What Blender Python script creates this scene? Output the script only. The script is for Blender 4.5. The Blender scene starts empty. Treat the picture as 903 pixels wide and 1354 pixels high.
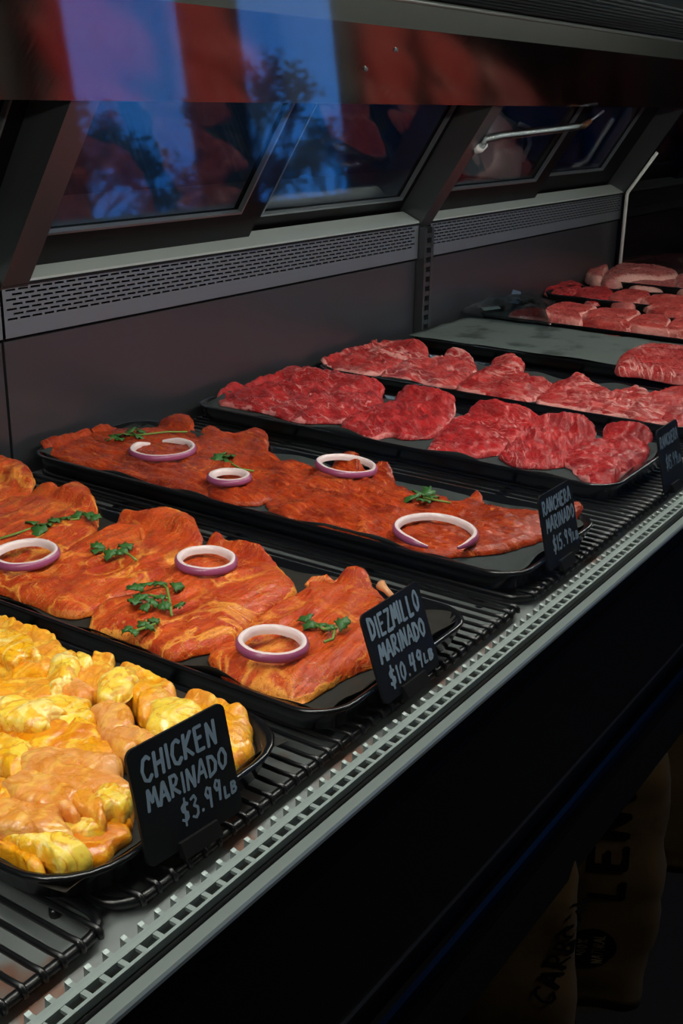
import bpy, bmesh, math, random
from mathutils import Vector, Matrix, noise

# ------------------------------------------------------------------ camera, world, lamps, exposure
S = 0.5                                   # one layout unit is half a metre (camera height above the tray rims)
scene = bpy.context.scene
col = scene.collection
CX, CY = 451.5, 677.0
VX, VY = (1530.0, 150.0), (-1950.0, 88.0)
F = math.sqrt(-((VX[0]-CX)*(VY[0]-CX) + (VX[1]-CY)*(VY[1]-CY)))
ax = Vector((VX[0]-CX, CY-VX[1], -F)).normalized()
ay = Vector((VY[0]-CX, CY-VY[1], -F)).normalized()
az = ax.cross(ay).normalized()
ROT = Matrix((ax, ay, az))
cam_d = bpy.data.cameras.new('camera')
cam = bpy.data.objects.new('camera', cam_d)
col.objects.link(cam)
cam_d.sensor_fit = 'VERTICAL'
cam_d.sensor_height = 36.0
cam_d.lens = 36.0*F/1354.0
cam_d.clip_start = 0.02
cam.matrix_world = Matrix.Translation((0, 0, 1.0*S)) @ ROT.to_4x4()
scene.camera = cam

world = bpy.data.worlds.new('sky')
scene.world = world
world.use_nodes = True
wn = world.node_tree.nodes
wl = world.node_tree.links
bg = wn['Background']
bg.inputs['Strength'].default_value = 4.2
tcw = wn.new('ShaderNodeTexCoord')
nzw = wn.new('ShaderNodeTexNoise')
nzw.inputs['Scale'].default_value = 3.0
nzw.inputs['Detail'].default_value = 5.0
rpw = wn.new('ShaderNodeValToRGB')
rpw.color_ramp.elements[0].position = 0.4
rpw.color_ramp.elements[0].color = (0.02, 0.24, 1.0, 1)
rpw.color_ramp.elements[1].position = 0.75
rpw.color_ramp.elements[1].color = (0.08, 0.36, 1.0, 1)
wl.new(tcw.outputs['Generated'], nzw.inputs['Vector'])
wl.new(nzw.outputs['Fac'], rpw.inputs['Fac'])
wl.new(rpw.outputs['Color'], bg.inputs['Color'])

LAMP_POWER = (15.0, 10.0, 8.0)
SHOP_FILL_POWER = 6.0
STAFF_FILL_POWER = 8.0
vs = scene.view_settings
vs.view_transform = 'Standard'
vs.look = 'None'
vs.gamma = 1.0
vs.use_curve_mapping = False
vs.exposure = 0.0

# ------------------------------------------------------------------ helpers
ORG = {}
def ray(x, y):
    return ROT @ Vector((x-CX, CY-y, -F))
def PX(x, y, z):
    d = ray(x, y)
    t = (z-1.0)/d.z
    return Vector((0, 0, 1.0)) + d*t
def PY(x, y, yy):
    d = ray(x, y)
    return Vector((0, 0, 1.0)) + d*(yy/d.y)

def tag(o, label=None, cat=None, group=None, kind=None):
    if label: o['label'] = label
    if cat: o['category'] = cat
    if group: o['group'] = group
    if kind: o['kind'] = kind
    return o
def empty(name, loc, label=None, cat=None, group=None, kind=None):
    o = bpy.data.objects.new(name, None)
    o.empty_display_size = 0.05
    col.objects.link(o)
    o.location = Vector(loc)*S
    ORG[o] = Vector(loc)
    return tag(o, label, cat, group, kind)
def mesh(name, verts, faces, mat, parent=None, smooth=False, origin=None):
    verts = [Vector(v) for v in verts]
    if parent is not None:
        org = ORG[parent]
    elif origin is not None:
        org = Vector(origin)
    else:
        xs = [v.x for v in verts]; ys = [v.y for v in verts]
        org = Vector(((min(xs)+max(xs))/2, (min(ys)+max(ys))/2, min(v.z for v in verts)))
    me = bpy.data.meshes.new(name)
    me.from_pydata([(v-org)*S for v in verts], [], faces)
    me.materials.append(mat)
    if smooth:
        me.polygons.foreach_set('use_smooth', [True]*len(me.polygons))
    o = bpy.data.objects.new(name, me)
    col.objects.link(o)
    ORG[o] = org
    if parent is not None:
        o.parent = parent
    else:
        o.location = org*S
    return o
def fix_normals(o):
    bm = bmesh.new(); bm.from_mesh(o.data)
    bmesh.ops.recalc_face_normals(bm, faces=bm.faces)
    bm.to_mesh(o.data); bm.free()
    return o
def copy_part(o, dx=0, dy=0, dz=0):
    c = o.copy(); col.objects.link(c)
    c.location = o.location + Vector((dx, dy, dz))*S
    ORG[c] = ORG[o]
    return c

class MB:
    def __init__(self): self.v = []; self.f = []
    def add(self, vs, fs):
        n = len(self.v); self.v += [Vector(v) for v in vs]
        self.f += [tuple(i+n for i in f) for f in fs]; return self
    def box(self, x0, x1, y0, y1, z0, z1):
        return self.hexa([(x0,y0,z0),(x1,y0,z0),(x1,y1,z0),(x0,y1,z0),(x0,y0,z1),(x1,y0,z1),(x1,y1,z1),(x0,y1,z1)])
    def hexa(self, p):
        return self.add(p, [(0,3,2,1),(4,5,6,7),(0,1,5,4),(1,2,6,5),(2,3,7,6),(3,0,4,7)])
    def prism_x(self, prof, x0, x1):               # closed (y,z) profile pushed along x
        n = len(prof)
        vs = [(x0,y,z) for y,z in prof]+[(x1,y,z) for y,z in prof]
        fs = [(i,(i+1)%n,(i+1)%n+n,i+n) for i in range(n)]+[tuple(range(n))[::-1], tuple(range(n,2*n))]
        return self.add(vs, fs)
    def tube(self, pts, r, n=8, closed=False):
        pts = [Vector(p) for p in pts]; m = len(pts); vs = []; fs = []
        rr = r if isinstance(r, (list, tuple)) else [r]*m
        up = None
        for i, p in enumerate(pts):
            a = pts[i-1] if (i > 0 or closed) else p
            b = pts[(i+1)%m] if (i < m-1 or closed) else p
            t = (b-a).normalized()
            if up is None:
                up = Vector((0,0,1)) if abs(t.z) < .9 else Vector((1,0,0))
            s = t.cross(up)
            if s.length < 1e-6: s = t.orthogonal()
            s.normalize(); u = s.cross(t).normalized(); up = u
            for k in range(n):
                q = 2*math.pi*k/n
                vs.append(p + (s*math.cos(q)+u*math.sin(q))*rr[i])
        for i in range(m if closed else m-1):
            j = (i+1)%m
            for k in range(n):
                fs.append((i*n+k, i*n+(k+1)%n, j*n+(k+1)%n, j*n+k))
        if not closed:
            fs.append(tuple(range(n))[::-1]); fs.append(tuple((m-1)*n+k for k in range(n)))
        return self.add(vs, fs)
    def build(self, name, mat, parent=None, smooth=False, origin=None):
        return fix_normals(mesh(name, self.v, self.f, mat, parent, smooth, origin))

def rounded_rect(x0, x1, y0, y1, r, n=6):
    out = []
    for cx, cy, a0 in ((x1-r,y0+r,-90),(x1-r,y1-r,0),(x0+r,y1-r,90),(x0+r,y0+r,180)):
        for k in range(n+1):
            a = math.radians(a0+90*k/n)
            out.append((cx+r*math.cos(a), cy+r*math.sin(a)))
    return out
def catmull(pts, sub=8):
    n = len(pts); out = []
    for i in range(n):
        p0, p1, p2, p3 = (Vector(pts[(i+k-1)%n]) for k in range(4))
        for s in range(sub):
            t = s/sub
            out.append(.5*((2*p1)+(p2-p0)*t+(2*p0-5*p1+4*p2-p3)*t*t+(3*p1-p0-3*p2+p3)*t**3))
    return out
def resample(pts, n):
    m = len(pts); d = [0]
    for i in range(m): d.append(d[-1]+(pts[(i+1)%m]-pts[i]).length)
    L = d[-1]; out = []; j = 0
    for k in range(n):
        t = L*k/n
        while d[j+1] < t: j += 1
        f = (t-d[j])/max(d[j+1]-d[j], 1e-9)
        out.append(pts[j].lerp(pts[(j+1)%m], f))
    return out

# ------------------------------------------------------------------ materials
def lin(c):
    return tuple(((v/255)/12.92 if v/255 <= .04045 else ((v/255+.055)/1.055)**2.4) for v in c)+(1,)
def pmat(name, rgb, rough=.5, metal=0., spec=.5, coat=0.):
    m = bpy.data.materials.new(name); m.use_nodes = True
    b = m.node_tree.nodes['Principled BSDF']
    b.inputs['Base Color'].default_value = lin(rgb)
    b.inputs['Roughness'].default_value = rough
    b.inputs['Metallic'].default_value = metal
    b.inputs['Specular IOR Level'].default_value = spec
    b.inputs['Coat Weight'].default_value = coat
    return m
class NT:
    def __init__(self, m): self.t = m.node_tree; self.b = self.t.nodes['Principled BSDF']
    def n(self, k, **kw):
        o = self.t.nodes.new(k)
        for a, v in kw.items():
            if a in o.inputs: o.inputs[a].default_value = v
            else: setattr(o, a, v)
        return o
    def l(self, a, b): self.t.links.new(a, b)
    def coords(self, scale=(1,1,1), rand=True):
        tc = self.n('ShaderNodeTexCoord'); mp = self.n('ShaderNodeMapping')
        mp.inputs['Scale'].default_value = scale
        self.l(tc.outputs['Object'], mp.inputs['Vector'])
        if rand:
            oi = self.n('ShaderNodeObjectInfo'); ml = self.n('ShaderNodeMath', operation='MULTIPLY')
            ml.inputs[1].default_value = 57.0
            self.l(oi.outputs['Random'], ml.inputs[0])
            self.l(ml.outputs[0], mp.inputs['Location'])
        return mp.outputs['Vector']
    def noise(self, vec, scale, detail=4, rough=.55, dist=0.):
        o = self.n('ShaderNodeTexNoise')
        o.inputs['Scale'].default_value = scale; o.inputs['Detail'].default_value = detail
        o.inputs['Roughness'].default_value = rough; o.inputs['Distortion'].default_value = dist
        self.l(vec, o.inputs['Vector']); return o.outputs['Fac']
    def math(self, op, a, b=None, c=None):
        o = self.n('ShaderNodeMath', operation=op)
        for i, v in enumerate((a, b, c)):
            if v is None: continue
            if isinstance(v, (int, float)): o.inputs[i].default_value = v
            else: self.l(v, o.inputs[i])
        return o.outputs[0]
    def step(self, v, lo, hi, a=0., b=1.):
        o = self.n('ShaderNodeMapRange', interpolation_type='SMOOTHSTEP')
        self.l(v, o.inputs['Value'])
        o.inputs['From Min'].default_value = lo; o.inputs['From Max'].default_value = hi
        o.inputs['To Min'].default_value = a; o.inputs['To Max'].default_value = b
        return o.outputs['Result']
    def vein(self, vec, scale, width, detail=3, dist=.6):
        f = self.noise(vec, scale, detail, .5, dist)
        return self.step(self.math('ABSOLUTE', self.math('SUBTRACT', f, .5)), 0., width, 1., 0.)
    def mix(self, fac, a, b):
        o = self.n('ShaderNodeMix', data_type='RGBA')
        if isinstance(fac, (int, float)): o.inputs['Factor'].default_value = fac
        else: self.l(fac, o.inputs['Factor'])
        for v, i in ((a, 6), (b, 7)):
            if isinstance(v, tuple): o.inputs[i].default_value = lin(v)
            else: self.l(v, o.inputs[i])
        return o.outputs[2]
    def bump(self, h, strength=.3, dist=.002):
        o = self.n('ShaderNodeBump'); o.inputs['Strength'].default_value = strength
        o.inputs['Distance'].default_value = dist
        self.l(h, o.inputs['Height']); self.l(o.outputs['Normal'], self.b.inputs['Normal'])
    def edge(self):
        a = self.n('ShaderNodeAttribute'); a.attribute_name = 'edge'; return a.outputs['Fac']

def meat_mat(name, lean, dark, fat, rim=0., seam=.02, seam_scale=14, fine=.02, speck=None, fibre=1., sub=.0, rough=.34, fat2=None, grain=(1,1,1)):
    m = pmat(name, lean, rough, 0, .28); t = NT(m)
    v = t.coords((1,1,1)); vf = t.coords((7,70,20))
    c = t.mix(t.step(t.noise(v, 26, 3), .35, .7), lean, dark)
    fib = t.noise(vf, 4, 4, .6, .8)
    c = t.mix(t.math('MULTIPLY', t.step(fib, .52, .68), .75*fibre), c, fat)
    c = t.mix(t.math('MULTIPLY', t.step(fib, .5, .32), .6), c, dark)
    big = t.noise(v, 7, 2)
    vg = t.coords(grain)
    seamf = t.math('MULTIPLY', t.vein(vg, seam_scale, seam, 3, 1.2), t.step(big, .38, .58))
    finef = t.math('MULTIPLY', t.vein(vg, seam_scale*3.2, fine, 4, 1.), .65)
    f = t.math('MAXIMUM', seamf, finef)
    if rim > 0:
        rimf = t.math('MULTIPLY', t.step(t.math('ADD', t.edge(), t.math('MULTIPLY', t.math('SUBTRACT', t.noise(v, 20, 3), .5), .35)), 1-rim*1.4, 1-rim*.6), t.step(t.noise(v, 5, 1), .40, .52))
        f = t.math('MAXIMUM', f, rimf)
    c = t.mix(f, c, t.mix(t.noise(v, 60, 2), fat, fat2 or fat))
    c = t.mix(t.math('MULTIPLY', t.step(t.noise(v, 330, 3, .7), .54, .66), .16), c, fat)
    c = t.mix(t.math('MULTIPLY', t.step(t.noise(v, 190, 3, .7), .50, .36), .28), c, dark)
    if speck:
        c = t.mix(t.math('MULTIPLY', t.step(t.noise(v, 420, 2), .60, .68), .8), c, speck)
    t.l(c, t.b.inputs['Base Color'])
    h = t.math('ADD', t.math('MULTIPLY', fib, .8), t.math('ADD', t.math('MULTIPLY', t.noise(v, 220, 3), .5), t.math('MULTIPLY', f, .3)))
    t.bump(h, .8, .003)
    t.l(t.step(t.noise(v, 90, 3), .3, .7, rough-.14, rough+.16), t.b.inputs['Roughness'])
    t.b.inputs['Coat Weight'].default_value = .08
    t.b.inputs['Coat Roughness'].default_value = .15
    if sub:
        t.b.inputs['Subsurface Weight'].default_value = sub
        t.b.inputs['Subsurface Radius'].default_value = (1., .45, .25)
        t.b.inputs['Subsurface Scale'].default_value = .006
    return m

M = {}
M['diezmillo'] = meat_mat('orange_marinated_beef', (206,80,26), (166,44,16), (230,132,46), rim=.02, seam=.055, seam_scale=13, fine=.016, speck=(120,24,12), fibre=.25, fat2=(236,164,70))
M['ranchera_marinated'] = meat_mat('red_marinated_beef', (184,62,24), (124,30,14), (212,104,42), rim=0., seam=.012, seam_scale=20, fine=.012, speck=(110,22,12), fibre=.9)
M['raw'] = meat_mat('raw_red_beef', (190,42,42), (138,18,24), (214,112,112), rim=.02, seam=.020, seam_scale=22, fine=.010, fibre=.5, grain=(.5,1.8,1), fat2=(226,150,146))
M['raw_marbled'] = meat_mat('raw_marbled_beef', (192,54,52), (146,26,30), (222,140,134), rim=.03, seam=.045, seam_scale=17, fine=.010, fibre=.6, grain=(.4,1.9,1), fat2=(230,164,156))
M['chop'] = meat_mat('raw_bone_in_beef', (192,70,64), (156,42,42), (224,150,140), rim=.16, seam=.012, seam_scale=14, fine=.008, fibre=.3)
M['pork'] = meat_mat('pale_pink_pork', (176,92,88), (148,66,66), (216,160,150), rim=.12, seam=.010, seam_scale=10, fine=.008, fibre=.2)

def chicken_mat(name, a, b, c_, k):
    m = pmat(name, a, .3, 0, .5); t = NT(m)
    v = t.coords((1,1,1))
    c = t.mix(t.step(t.noise(v, 16, 4, .55, 1.2), .40, .60), a, b)
    c = t.mix(t.math('MULTIPLY', t.step(t.noise(v, 24, 5, .6, 2.), .52, .60), k), c, c_)
    c = t.mix(t.math('MULTIPLY', t.vein(v, 30, .05, 4, 1.5), .7), c, (206,122,14))
    c = t.mix(t.math('MULTIPLY', t.step(t.noise(t.coords((10,60,20)), 3, 3, .5, .6), .5, .7), .4), c, c_)
    t.l(c, t.b.inputs['Base Color'])
    t.bump(t.math('ADD', t.math('MULTIPLY', t.noise(v, 50, 5, .6, 1.), 1.), t.math('MULTIPLY', t.noise(v, 260, 3), .2)), .45, .004)
    t.l(t.step(t.noise(v, 45, 3), .35, .65, .16, .5), t.b.inputs['Roughness'])
    t.b.inputs['Coat Weight'].default_value = .2
    t.b.inputs['Coat Roughness'].default_value = .12
    t.b.inputs['Subsurface Weight'].default_value = .12
    t.b.inputs['Subsurface Radius'].default_value = (1., .5, .2)
    t.b.inputs['Subsurface Scale'].default_value = .006
    return m
M['chicken_gold'] = chicken_mat('golden_chicken', (234,158,18), (226,146,50), (244,204,74), .6)
M['chicken_pink'] = chicken_mat('pink_chicken', (224,154,88), (220,138,58), (242,192,80), .45)
M['chicken_fat'] = chicken_mat('pale_yellow_chicken_fat', (242,208,72), (236,172,24), (248,228,140), .8)
M['chicken_glaze'] = chicken_mat('orange_glazed_chicken', (226,142,8), (208,112,8), (244,196,44), .8)

M['black_plastic'] = pmat('black_melamine', (13,15,18), .22, 0, .5)
M['black_wire'] = pmat('black_vinyl_wire', (12,13,16), .3, 0, .5)
M['black_frame'] = pmat('black_aluminium', (4,4,7), .5, 0, .12)
M['black_gloss'] = pmat('black_gloss_panel', (3,3,5), .3, 0, .25)
M['bumper'] = pmat('black_rubber_bumper', (4,4,6), .38, 0, .1)
M['black_fin'] = pmat('dark_grey_plastic_fins', (52,60,64), .4)
M['black_matte'] = pmat('black_matte', (6,6,8), .7, 0, .2)
M['card'] = pmat('black_card', (12,14,18), .5, 0, .35)
M['chalk'] = pmat('white_chalk_marker', (134,154,172), .8, 0, .1)
M['bead'] = pmat('grey_aluminium_bead', (120,126,132), .35, .8)
M['onion_white'] = pmat('white_onion_flesh', (226,206,206), .3, 0, .5)
M['onion_skin'] = pmat('purple_onion_skin', (150,74,112), .3, 0, .5)
M['leaf'] = pmat('cilantro_green', (52,98,42), .45, 0, .4)
M['stem'] = pmat('cilantro_stem_green', (112,140,60), .45, 0, .4)
M['bone'] = pmat('beef_bone', (214,150,104), .4)
M['brass'] = pmat('brass_fitting', (150,96,60), .35, .9)
M['white_plastic'] = pmat('white_plastic', (205,208,206), .35)
M['jug'] = pmat('pale_plastic', (190,176,172), .4)
M['blue_tape'] = pmat('blue_grey_sticker', (92,112,136), .5)
M['print'] = pmat('black_print', (8,7,6), .7, 0, .2)
M['print_pale'] = pmat('pale_print', (150,132,100), .7, 0, .2)
M['bark'] = pmat('grey_bark', (110,100,96), .9)
M['foliage'] = pmat('rusty_foliage', (160,128,120), .9)

def brushed(name, rgb, rough, metal=1., scale=(3, 3, 160), amt=.12, bump=.04):
    m = pmat(name, rgb, rough, metal); t = NT(m)
    v = t.coords(scale, rand=False); f = t.noise(v, 6, 4)
    t.l(t.step(f, .2, .8, max(rough-amt, .03), rough+amt), t.b.inputs['Roughness'])
    t.bump(f, bump, .001)
    return m
M['steel'] = brushed('brushed_steel_back_panel', (96,98,104), .32, .8, (2, 2, 30), .03, .0)
M['anodised'] = brushed('anodised_aluminium', (140,152,150), .42, .35, (90, 4, 4), .06)
M['steel_light'] = brushed('light_steel', (146,152,150), .36, .7, (90, 4, 4), .08)
M['grille'] = brushed('slotted_steel', (118,124,132), .42, .6, (90, 4, 4), .06)
M['ledge'] = brushed('pale_steel_ledge', (178,186,182), .4, .45, (90, 4, 4), .06)
M['rail'] = brushed('pale_anodised_rail', (188,204,200), .5, .15, (90, 4, 4), .06)
M['mirror'] = brushed('polished_steel_canopy', (136,126,122), .13, 1., (40, 4, 4), .03, .02)
M['olive_steel'] = brushed('olive_painted_steel', (52,56,51), .4, .4, (90, 4, 4), .06)
M['post'] = brushed('aluminium_post', (104,108,112), .34, .9, (4, 4, 60), .06)
M['deck'] = brushed('grey_deck_pan', (168,174,174), .45, .25, (30, 30, 4), .1)
_t = NT(M['deck']); _v = _t.coords((1,1,1), rand=False)
_t.l(_t.mix(_t.math('MULTIPLY', _t.step(_t.noise(_v, 6, 4), .55, .62), .75), (128,134,134), (120,66,28)), _t.b.inputs['Base Color'])

def paper_mat(name, a, b):
    m = pmat(name, a, .75, 0, .2); t = NT(m); v = t.coords((1,1,1))
    t.l(t.mix(t.step(t.noise(v, 9, 5, .6), .52, .66), a, b), t.b.inputs['Base Color'])
    t.bump(t.noise(v, 40, 4), .3, .003)
    return m
M['paper_dark'] = paper_mat('dark_butcher_paper', (54,60,60), (36,40,40))
M['paper_wet'] = paper_mat('juice_soaked_dark_paper', (40,38,34), (52,36,22))
M['paper'] = paper_mat('grey_green_butcher_paper', (88,97,95), (56,63,62))
M['sack'] = paper_mat('brown_paper_sack', (112,92,60), (92,74,48))

def glass_mat(name, tint=(255,255,255), ior=1.45, rough=0.):
    m = bpy.data.materials.new(name); m.use_nodes = True
    nt = m.node_tree; nt.nodes.clear()
    o = nt.nodes.new('ShaderNodeOutputMaterial'); mx = nt.nodes.new('ShaderNodeMixShader')
    tr = nt.nodes.new('ShaderNodeBsdfTransparent'); gl = nt.nodes.new('ShaderNodeBsdfGlossy')
    lw = nt.nodes.new('ShaderNodeLayerWeight'); lw.inputs['Blend'].default_value = .5
    pw = nt.nodes.new('ShaderNodeMath'); pw.operation = 'POWER'; pw.inputs[1].default_value = 5.
    fr = nt.nodes.new('ShaderNodeMath'); fr.operation = 'MULTIPLY_ADD'      # Schlick reflectance, same from both sides
    f0 = ((ior-1)/(ior+1))**2; fr.inputs[1].default_value = 1-f0; fr.inputs[2].default_value = f0
    nt.links.new(lw.outputs['Facing'], pw.inputs[0]); nt.links.new(pw.outputs[0], fr.inputs[0])
    tr.inputs['Color'].default_value = lin(tint); gl.inputs['Roughness'].default_value = rough
    nt.links.new(fr.outputs[0], mx.inputs[0]); nt.links.new(tr.outputs[0], mx.inputs[1]); nt.links.new(gl.outputs[0], mx.inputs[2])
    nt.links.new(mx.outputs[0], o.inputs['Surface'])
    return m
M['glass'] = glass_mat('clear_front_glass', (250,253,252), 1.45, .03)
M['door_glass'] = glass_mat('smoked_door_glass', (222,230,234), 1.5, .03)
M['divider_glass'] = glass_mat('tinted_divider_glass', (70,76,84), 1.6, .02)
M['wrap'] = glass_mat('clear_plastic_film', (214,222,224), 1.6, .18)
def emit(name, rgb, s):
    m = pmat(name, rgb); b = m.node_tree.nodes['Principled BSDF']
    b.inputs['Emission Color'].default_value = lin(rgb); b.inputs['Emission Strength'].default_value = s
    return m
M['lamp'] = emit('lit_lamp_diffuser', (255,244,228), 2.0)

# ------------------------------------------------------------------ the shop (setting)
FL, CE = -1.7, 3.9
def plaster(name, rgb):
    m = pmat(name, rgb, .85); t = NT(m); v = t.coords((1,1,1), rand=False)
    t.l(t.mix(t.noise(v, 3, 4), rgb, tuple(int(c*.8) for c in rgb)), t.b.inputs['Base Color'])
    t.bump(t.noise(v, 60, 3), .1, .002); return m
M['wall'] = plaster('dark_red_plaster', (74,40,34))
M['wall_grey'] = plaster('blue_grey_plaster', (92,106,120))
M['ceiling'] = plaster('dark_ceiling_paint', (60,58,58))
M['floor'] = plaster('dark_concrete_floor', (52,50,48))
M['ground'] = plaster('asphalt', (60,60,62))
tag(MB().box(-9, 18, -7.2, 7, FL-.1, FL).build('floor', M['floor']), 'dark concrete shop floor', kind='structure')
tag(MB().box(-9, 18, -7.2, 7, CE, CE+.1).build('ceiling', M['ceiling']), 'dark painted shop ceiling', kind='structure')
tag(MB().box(-9.1, -9, -7.2, 7, FL, CE).build('wall_left', M['wall']), 'dark red plaster wall', kind='structure')
tag(MB().box(18, 18.1, -7.2, 7, FL, CE).build('wall_right', M['wall']), 'dark red plaster wall at far end', kind='structure')
tag(MB().box(-9, 18, 5.4, 5.5, FL, CE).build('wall_back', M['wall_grey']), 'blue-grey wall behind the display case', kind='structure')
WIN = [(8.45, 10.35), (11.2, 13.4)]
SILL, HEAD = .95, 3.6
wm = MB(); xs = sorted(WIN); cur = -9
for a, b in xs:
    wm.box(cur, a, -7.2, -7.0, FL, CE); wm.box(a, b, -7.2, -7.0, FL, SILL); wm.box(a, b, -7.2, -7.0, HEAD, CE); cur = b
wm.box(cur, 18, -7.2, -7.0, FL, CE)
tag(wm.build('wall_front', M['wall']), 'dark red storefront wall with tall windows', kind='structure')
for i, (a, b) in enumerate(WIN):
    r = empty('window_%d' % (i+1), ((a+b)/2, -7.1, SILL), ('left', 'right')[i]+' of the two tall blue windows reflected in the case glass', None, None, 'structure')
    fm = MB(); w = .05
    fm.box(a, a+w, -7.16, -7.04, SILL, HEAD).box(b-w, b, -7.16, -7.04, SILL, HEAD)
    fm.box(a+w, b-w, -7.16, -7.04, SILL, SILL+w).box(a+w, b-w, -7.16, -7.04, HEAD-w, HEAD)
    fm.build('window_frame', M['black_frame'], r)
    MB().box(a+w, b-w, -7.11, -7.09, SILL+w, HEAD-w).build('window_pane', M['glass'], r)
tag(MB().box(-40, 60, -60, -7.2, FL-.2, FL-.12).build('pavement_ground', M['ground']), 'dark asphalt outside the windows', kind='structure')

# ------------------------------------------------------------------ the refrigerated display case
case = empty('display_case', (3.0, 1.7, FL), 'long black and steel refrigerated meat display case with slanted rear doors', 'display case')
X0, X1 = -1.6, 7.0
YB = 2.608
# back panels, one per bay
POSTS = [(-.2, -.1), (2.15, 2.25), (4.48, 4.58), (6.93, 7.03)]
BAYS = [(-.1, 2.145), (2.155, 4.475), (4.585, 6.925)]
for a, b in BAYS:
    MB().box(a, b, YB, YB+.02, -.14, .326).build('back_panel', M['steel'], case)
    MB().box(a, b, YB+.005, YB+.02, .326, .338).build('panel_seam', M['black_matte'], case)
    # slotted grille panel with real holes
    g = MB(); zr = [.391+.0138*k for k in range(7)]; sh = .0062; pitch = .0462; sl = .036
    y0, y1 = 2.598, 2.604
    def quad(x0_, x1_, z0_, z1_):
        if x1_-x0_ < 1e-5 or z1_-z0_ < 1e-5: return
        g.add([(x0_,y0,z0_),(x1_,y0,z0_),(x1_,y0,z1_),(x0_,y0,z1_)], [(0,1,2,3)])
    quad(a, b, .338, zr[0]-sh/2)
    for k, z in enumerate(zr):
        zt = zr[k+1]-sh/2 if k < 6 else .492
        quad(a, b, z+sh/2, zt)
        x = a+.012 + (pitch/2 if k % 2 else 0); px_ = a
        while x+sl < b-.01:
            quad(px_, x, z-sh/2, z+sh/2)
            # slot walls give the sheet its thickness
            g.add([(x,y0,z-sh/2),(x+sl,y0,z-sh/2),(x+sl,y1,z-sh/2),(x,y1,z-sh/2)], [(0,1,2,3)])
            px_ = x+sl; x += pitch
        quad(px_, b, z-sh/2, z+sh/2)
    gp = mesh('slotted_grille', g.v, g.f, M['grille'], case)
    MB().box(a, b, YB+.05, YB+.06, .33, .50).build('duct_back', M['black_matte'], case)
    # ledge above the grille
    MB().prism_x([(2.594,.492),(2.594,.499),(2.68,.536),(2.68,.492)], a, b).build('ledge', M['ledge'], case)
    MB().box(a, b, 2.592, 2.60, .484, .490).build('ledge_shadow_gap', M['black_matte'], case)
# door plane
BY, BZ = 2.735, .510
TY, TZ = -.530, .848
def sl_pt(x, t, o): return (x, BY+TY*t-TZ*o, BZ+TZ*t+TY*o)      # o > 0 towards the customer
def sbox(m, x0, x1, t0, t1, o0, o1):
    return m.hexa([sl_pt(x0,t0,o0),sl_pt(x1,t0,o0),sl_pt(x1,t0,o1),sl_pt(x0,t0,o1),sl_pt(x0,t1,o0),sl_pt(x1,t1,o0),sl_pt(x1,t1,o1),sl_pt(x0,t1,o1)])
TT = .66
def rear_door(x0, x1, p0, p1, pt, o):
    d = empty('rear_door', (x0, BY, BZ)); d.parent = case
    d.location = (ORG[d]-ORG[case])*S
    fm = MB()
    sbox(fm, x0, p0, .02, TT, o, o+.035); sbox(fm, p1, x1, .02, TT, o, o+.035)
    sbox(fm, p0, p1, .02, pt, o, o+.035); sbox(fm, p0, p1, TT-.04, TT, o, o+.035)
    fm.build('door_frame', M['black_frame'], d)
    bd = MB(); w = .008
    sbox(bd, p0, p0+w, pt, TT-.04, o+.02, o+.038); sbox(bd, p1-w, p1, pt, TT-.04, o+.02, o+.038)
    sbox(bd, p0+w, p1-w, pt, pt+w, o+.02, o+.038)
    bd.build('glazing_bead', M['bead'], d)
    sbox(MB(), p0, p1, pt, TT-.04, o+.010, o+.016).build('pane', M['door_glass'], d)
rear_door(-.1, 1.06, 0.0, .95, .165, .03)
rear_door(1.0, 2.15, 1.1, 2.09, .10, -.02)
rear_door(2.22, 3.34, 2.285, 3.225, .165, .03)
rear_door(3.30, 4.49, 3.43, 4.445, .10, -.02)
rear_door(4.56, 5.78, 4.64, 5.65, .165, .03)
rear_door(5.72, 6.94, 5.90, 6.68, .15, -.02)
dk = MB()
sbox(dk, X0, 7.0, -.06, .03, -.07, .065)
dk.build('door_track', M['black_frame'], case)
# slanted posts, and the slotted standards below them
for a, b in POSTS:
    p = MB()
    p.hexa([(a,2.60,.475),(b,2.60,.475),(b,2.74,.53),(a,2.74,.53),(a,2.27,.985),(b,2.27,.985),(b,2.42,1.06),(a,2.42,1.06)])
    p.build('slanted_post', M['post'], case)
    if a < 4 or a > 5: continue
    st = MB(); xa, xb = a+.0, b-.02
    st.box(xa, xa+.018, 2.565, 2.62, -.13, .472).box(xb-.022, xb, 2.565, 2.62, -.13, .472)
    nz = 14; hz = .60/nz
    for k in range(nz):
        st.box(xa+.018, xb-.022, 2.567, 2.575, -.13+k*hz, -.13+k*hz+hz*.45)
    st.box(xa+.018, xb-.022, 2.595, 2.62, -.13, .472)
    st.build('shelf_standard', M['post'], case)
# canopy: polished sloping panel, lip, bright edge, honeycomb air outlet, top
canopy = MB().prism_x([(2.25,.985),(2.05,1.216),(2.06,1.222),(2.27,.99)], X0, X1).build('canopy_panel', M['mirror'], case)
for px_, py_ in ((483,91),(523,66)):
    # rivets on the sloping panel
    d = ray(px_, py_); n_ = Vector((0,-.231,-.2)).normalized(); o_ = Vector((0,0,1.)); k = (Vector((0,2.25,.985))-o_).dot(n_)/d.dot(n_)
    c_ = o_+d*k
    MB().tube([c_, c_+n_*.006, c_+n_*.009], [.008,.007,.002], 8).build('rivet', M['bead'], canopy)
MB().prism_x([(2.05,1.216),(2.03,1.30),(2.04,1.305),(2.06,1.222)], X0, X1).build('canopy_lip', M['olive_steel'], case)
MB().tube([(X0,2.026,1.296),(X1,2.026,1.296)], .008, 8).build('canopy_edge_trim', M['steel_light'], case, True)
hc = MB(); x = X0; i = 0
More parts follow.
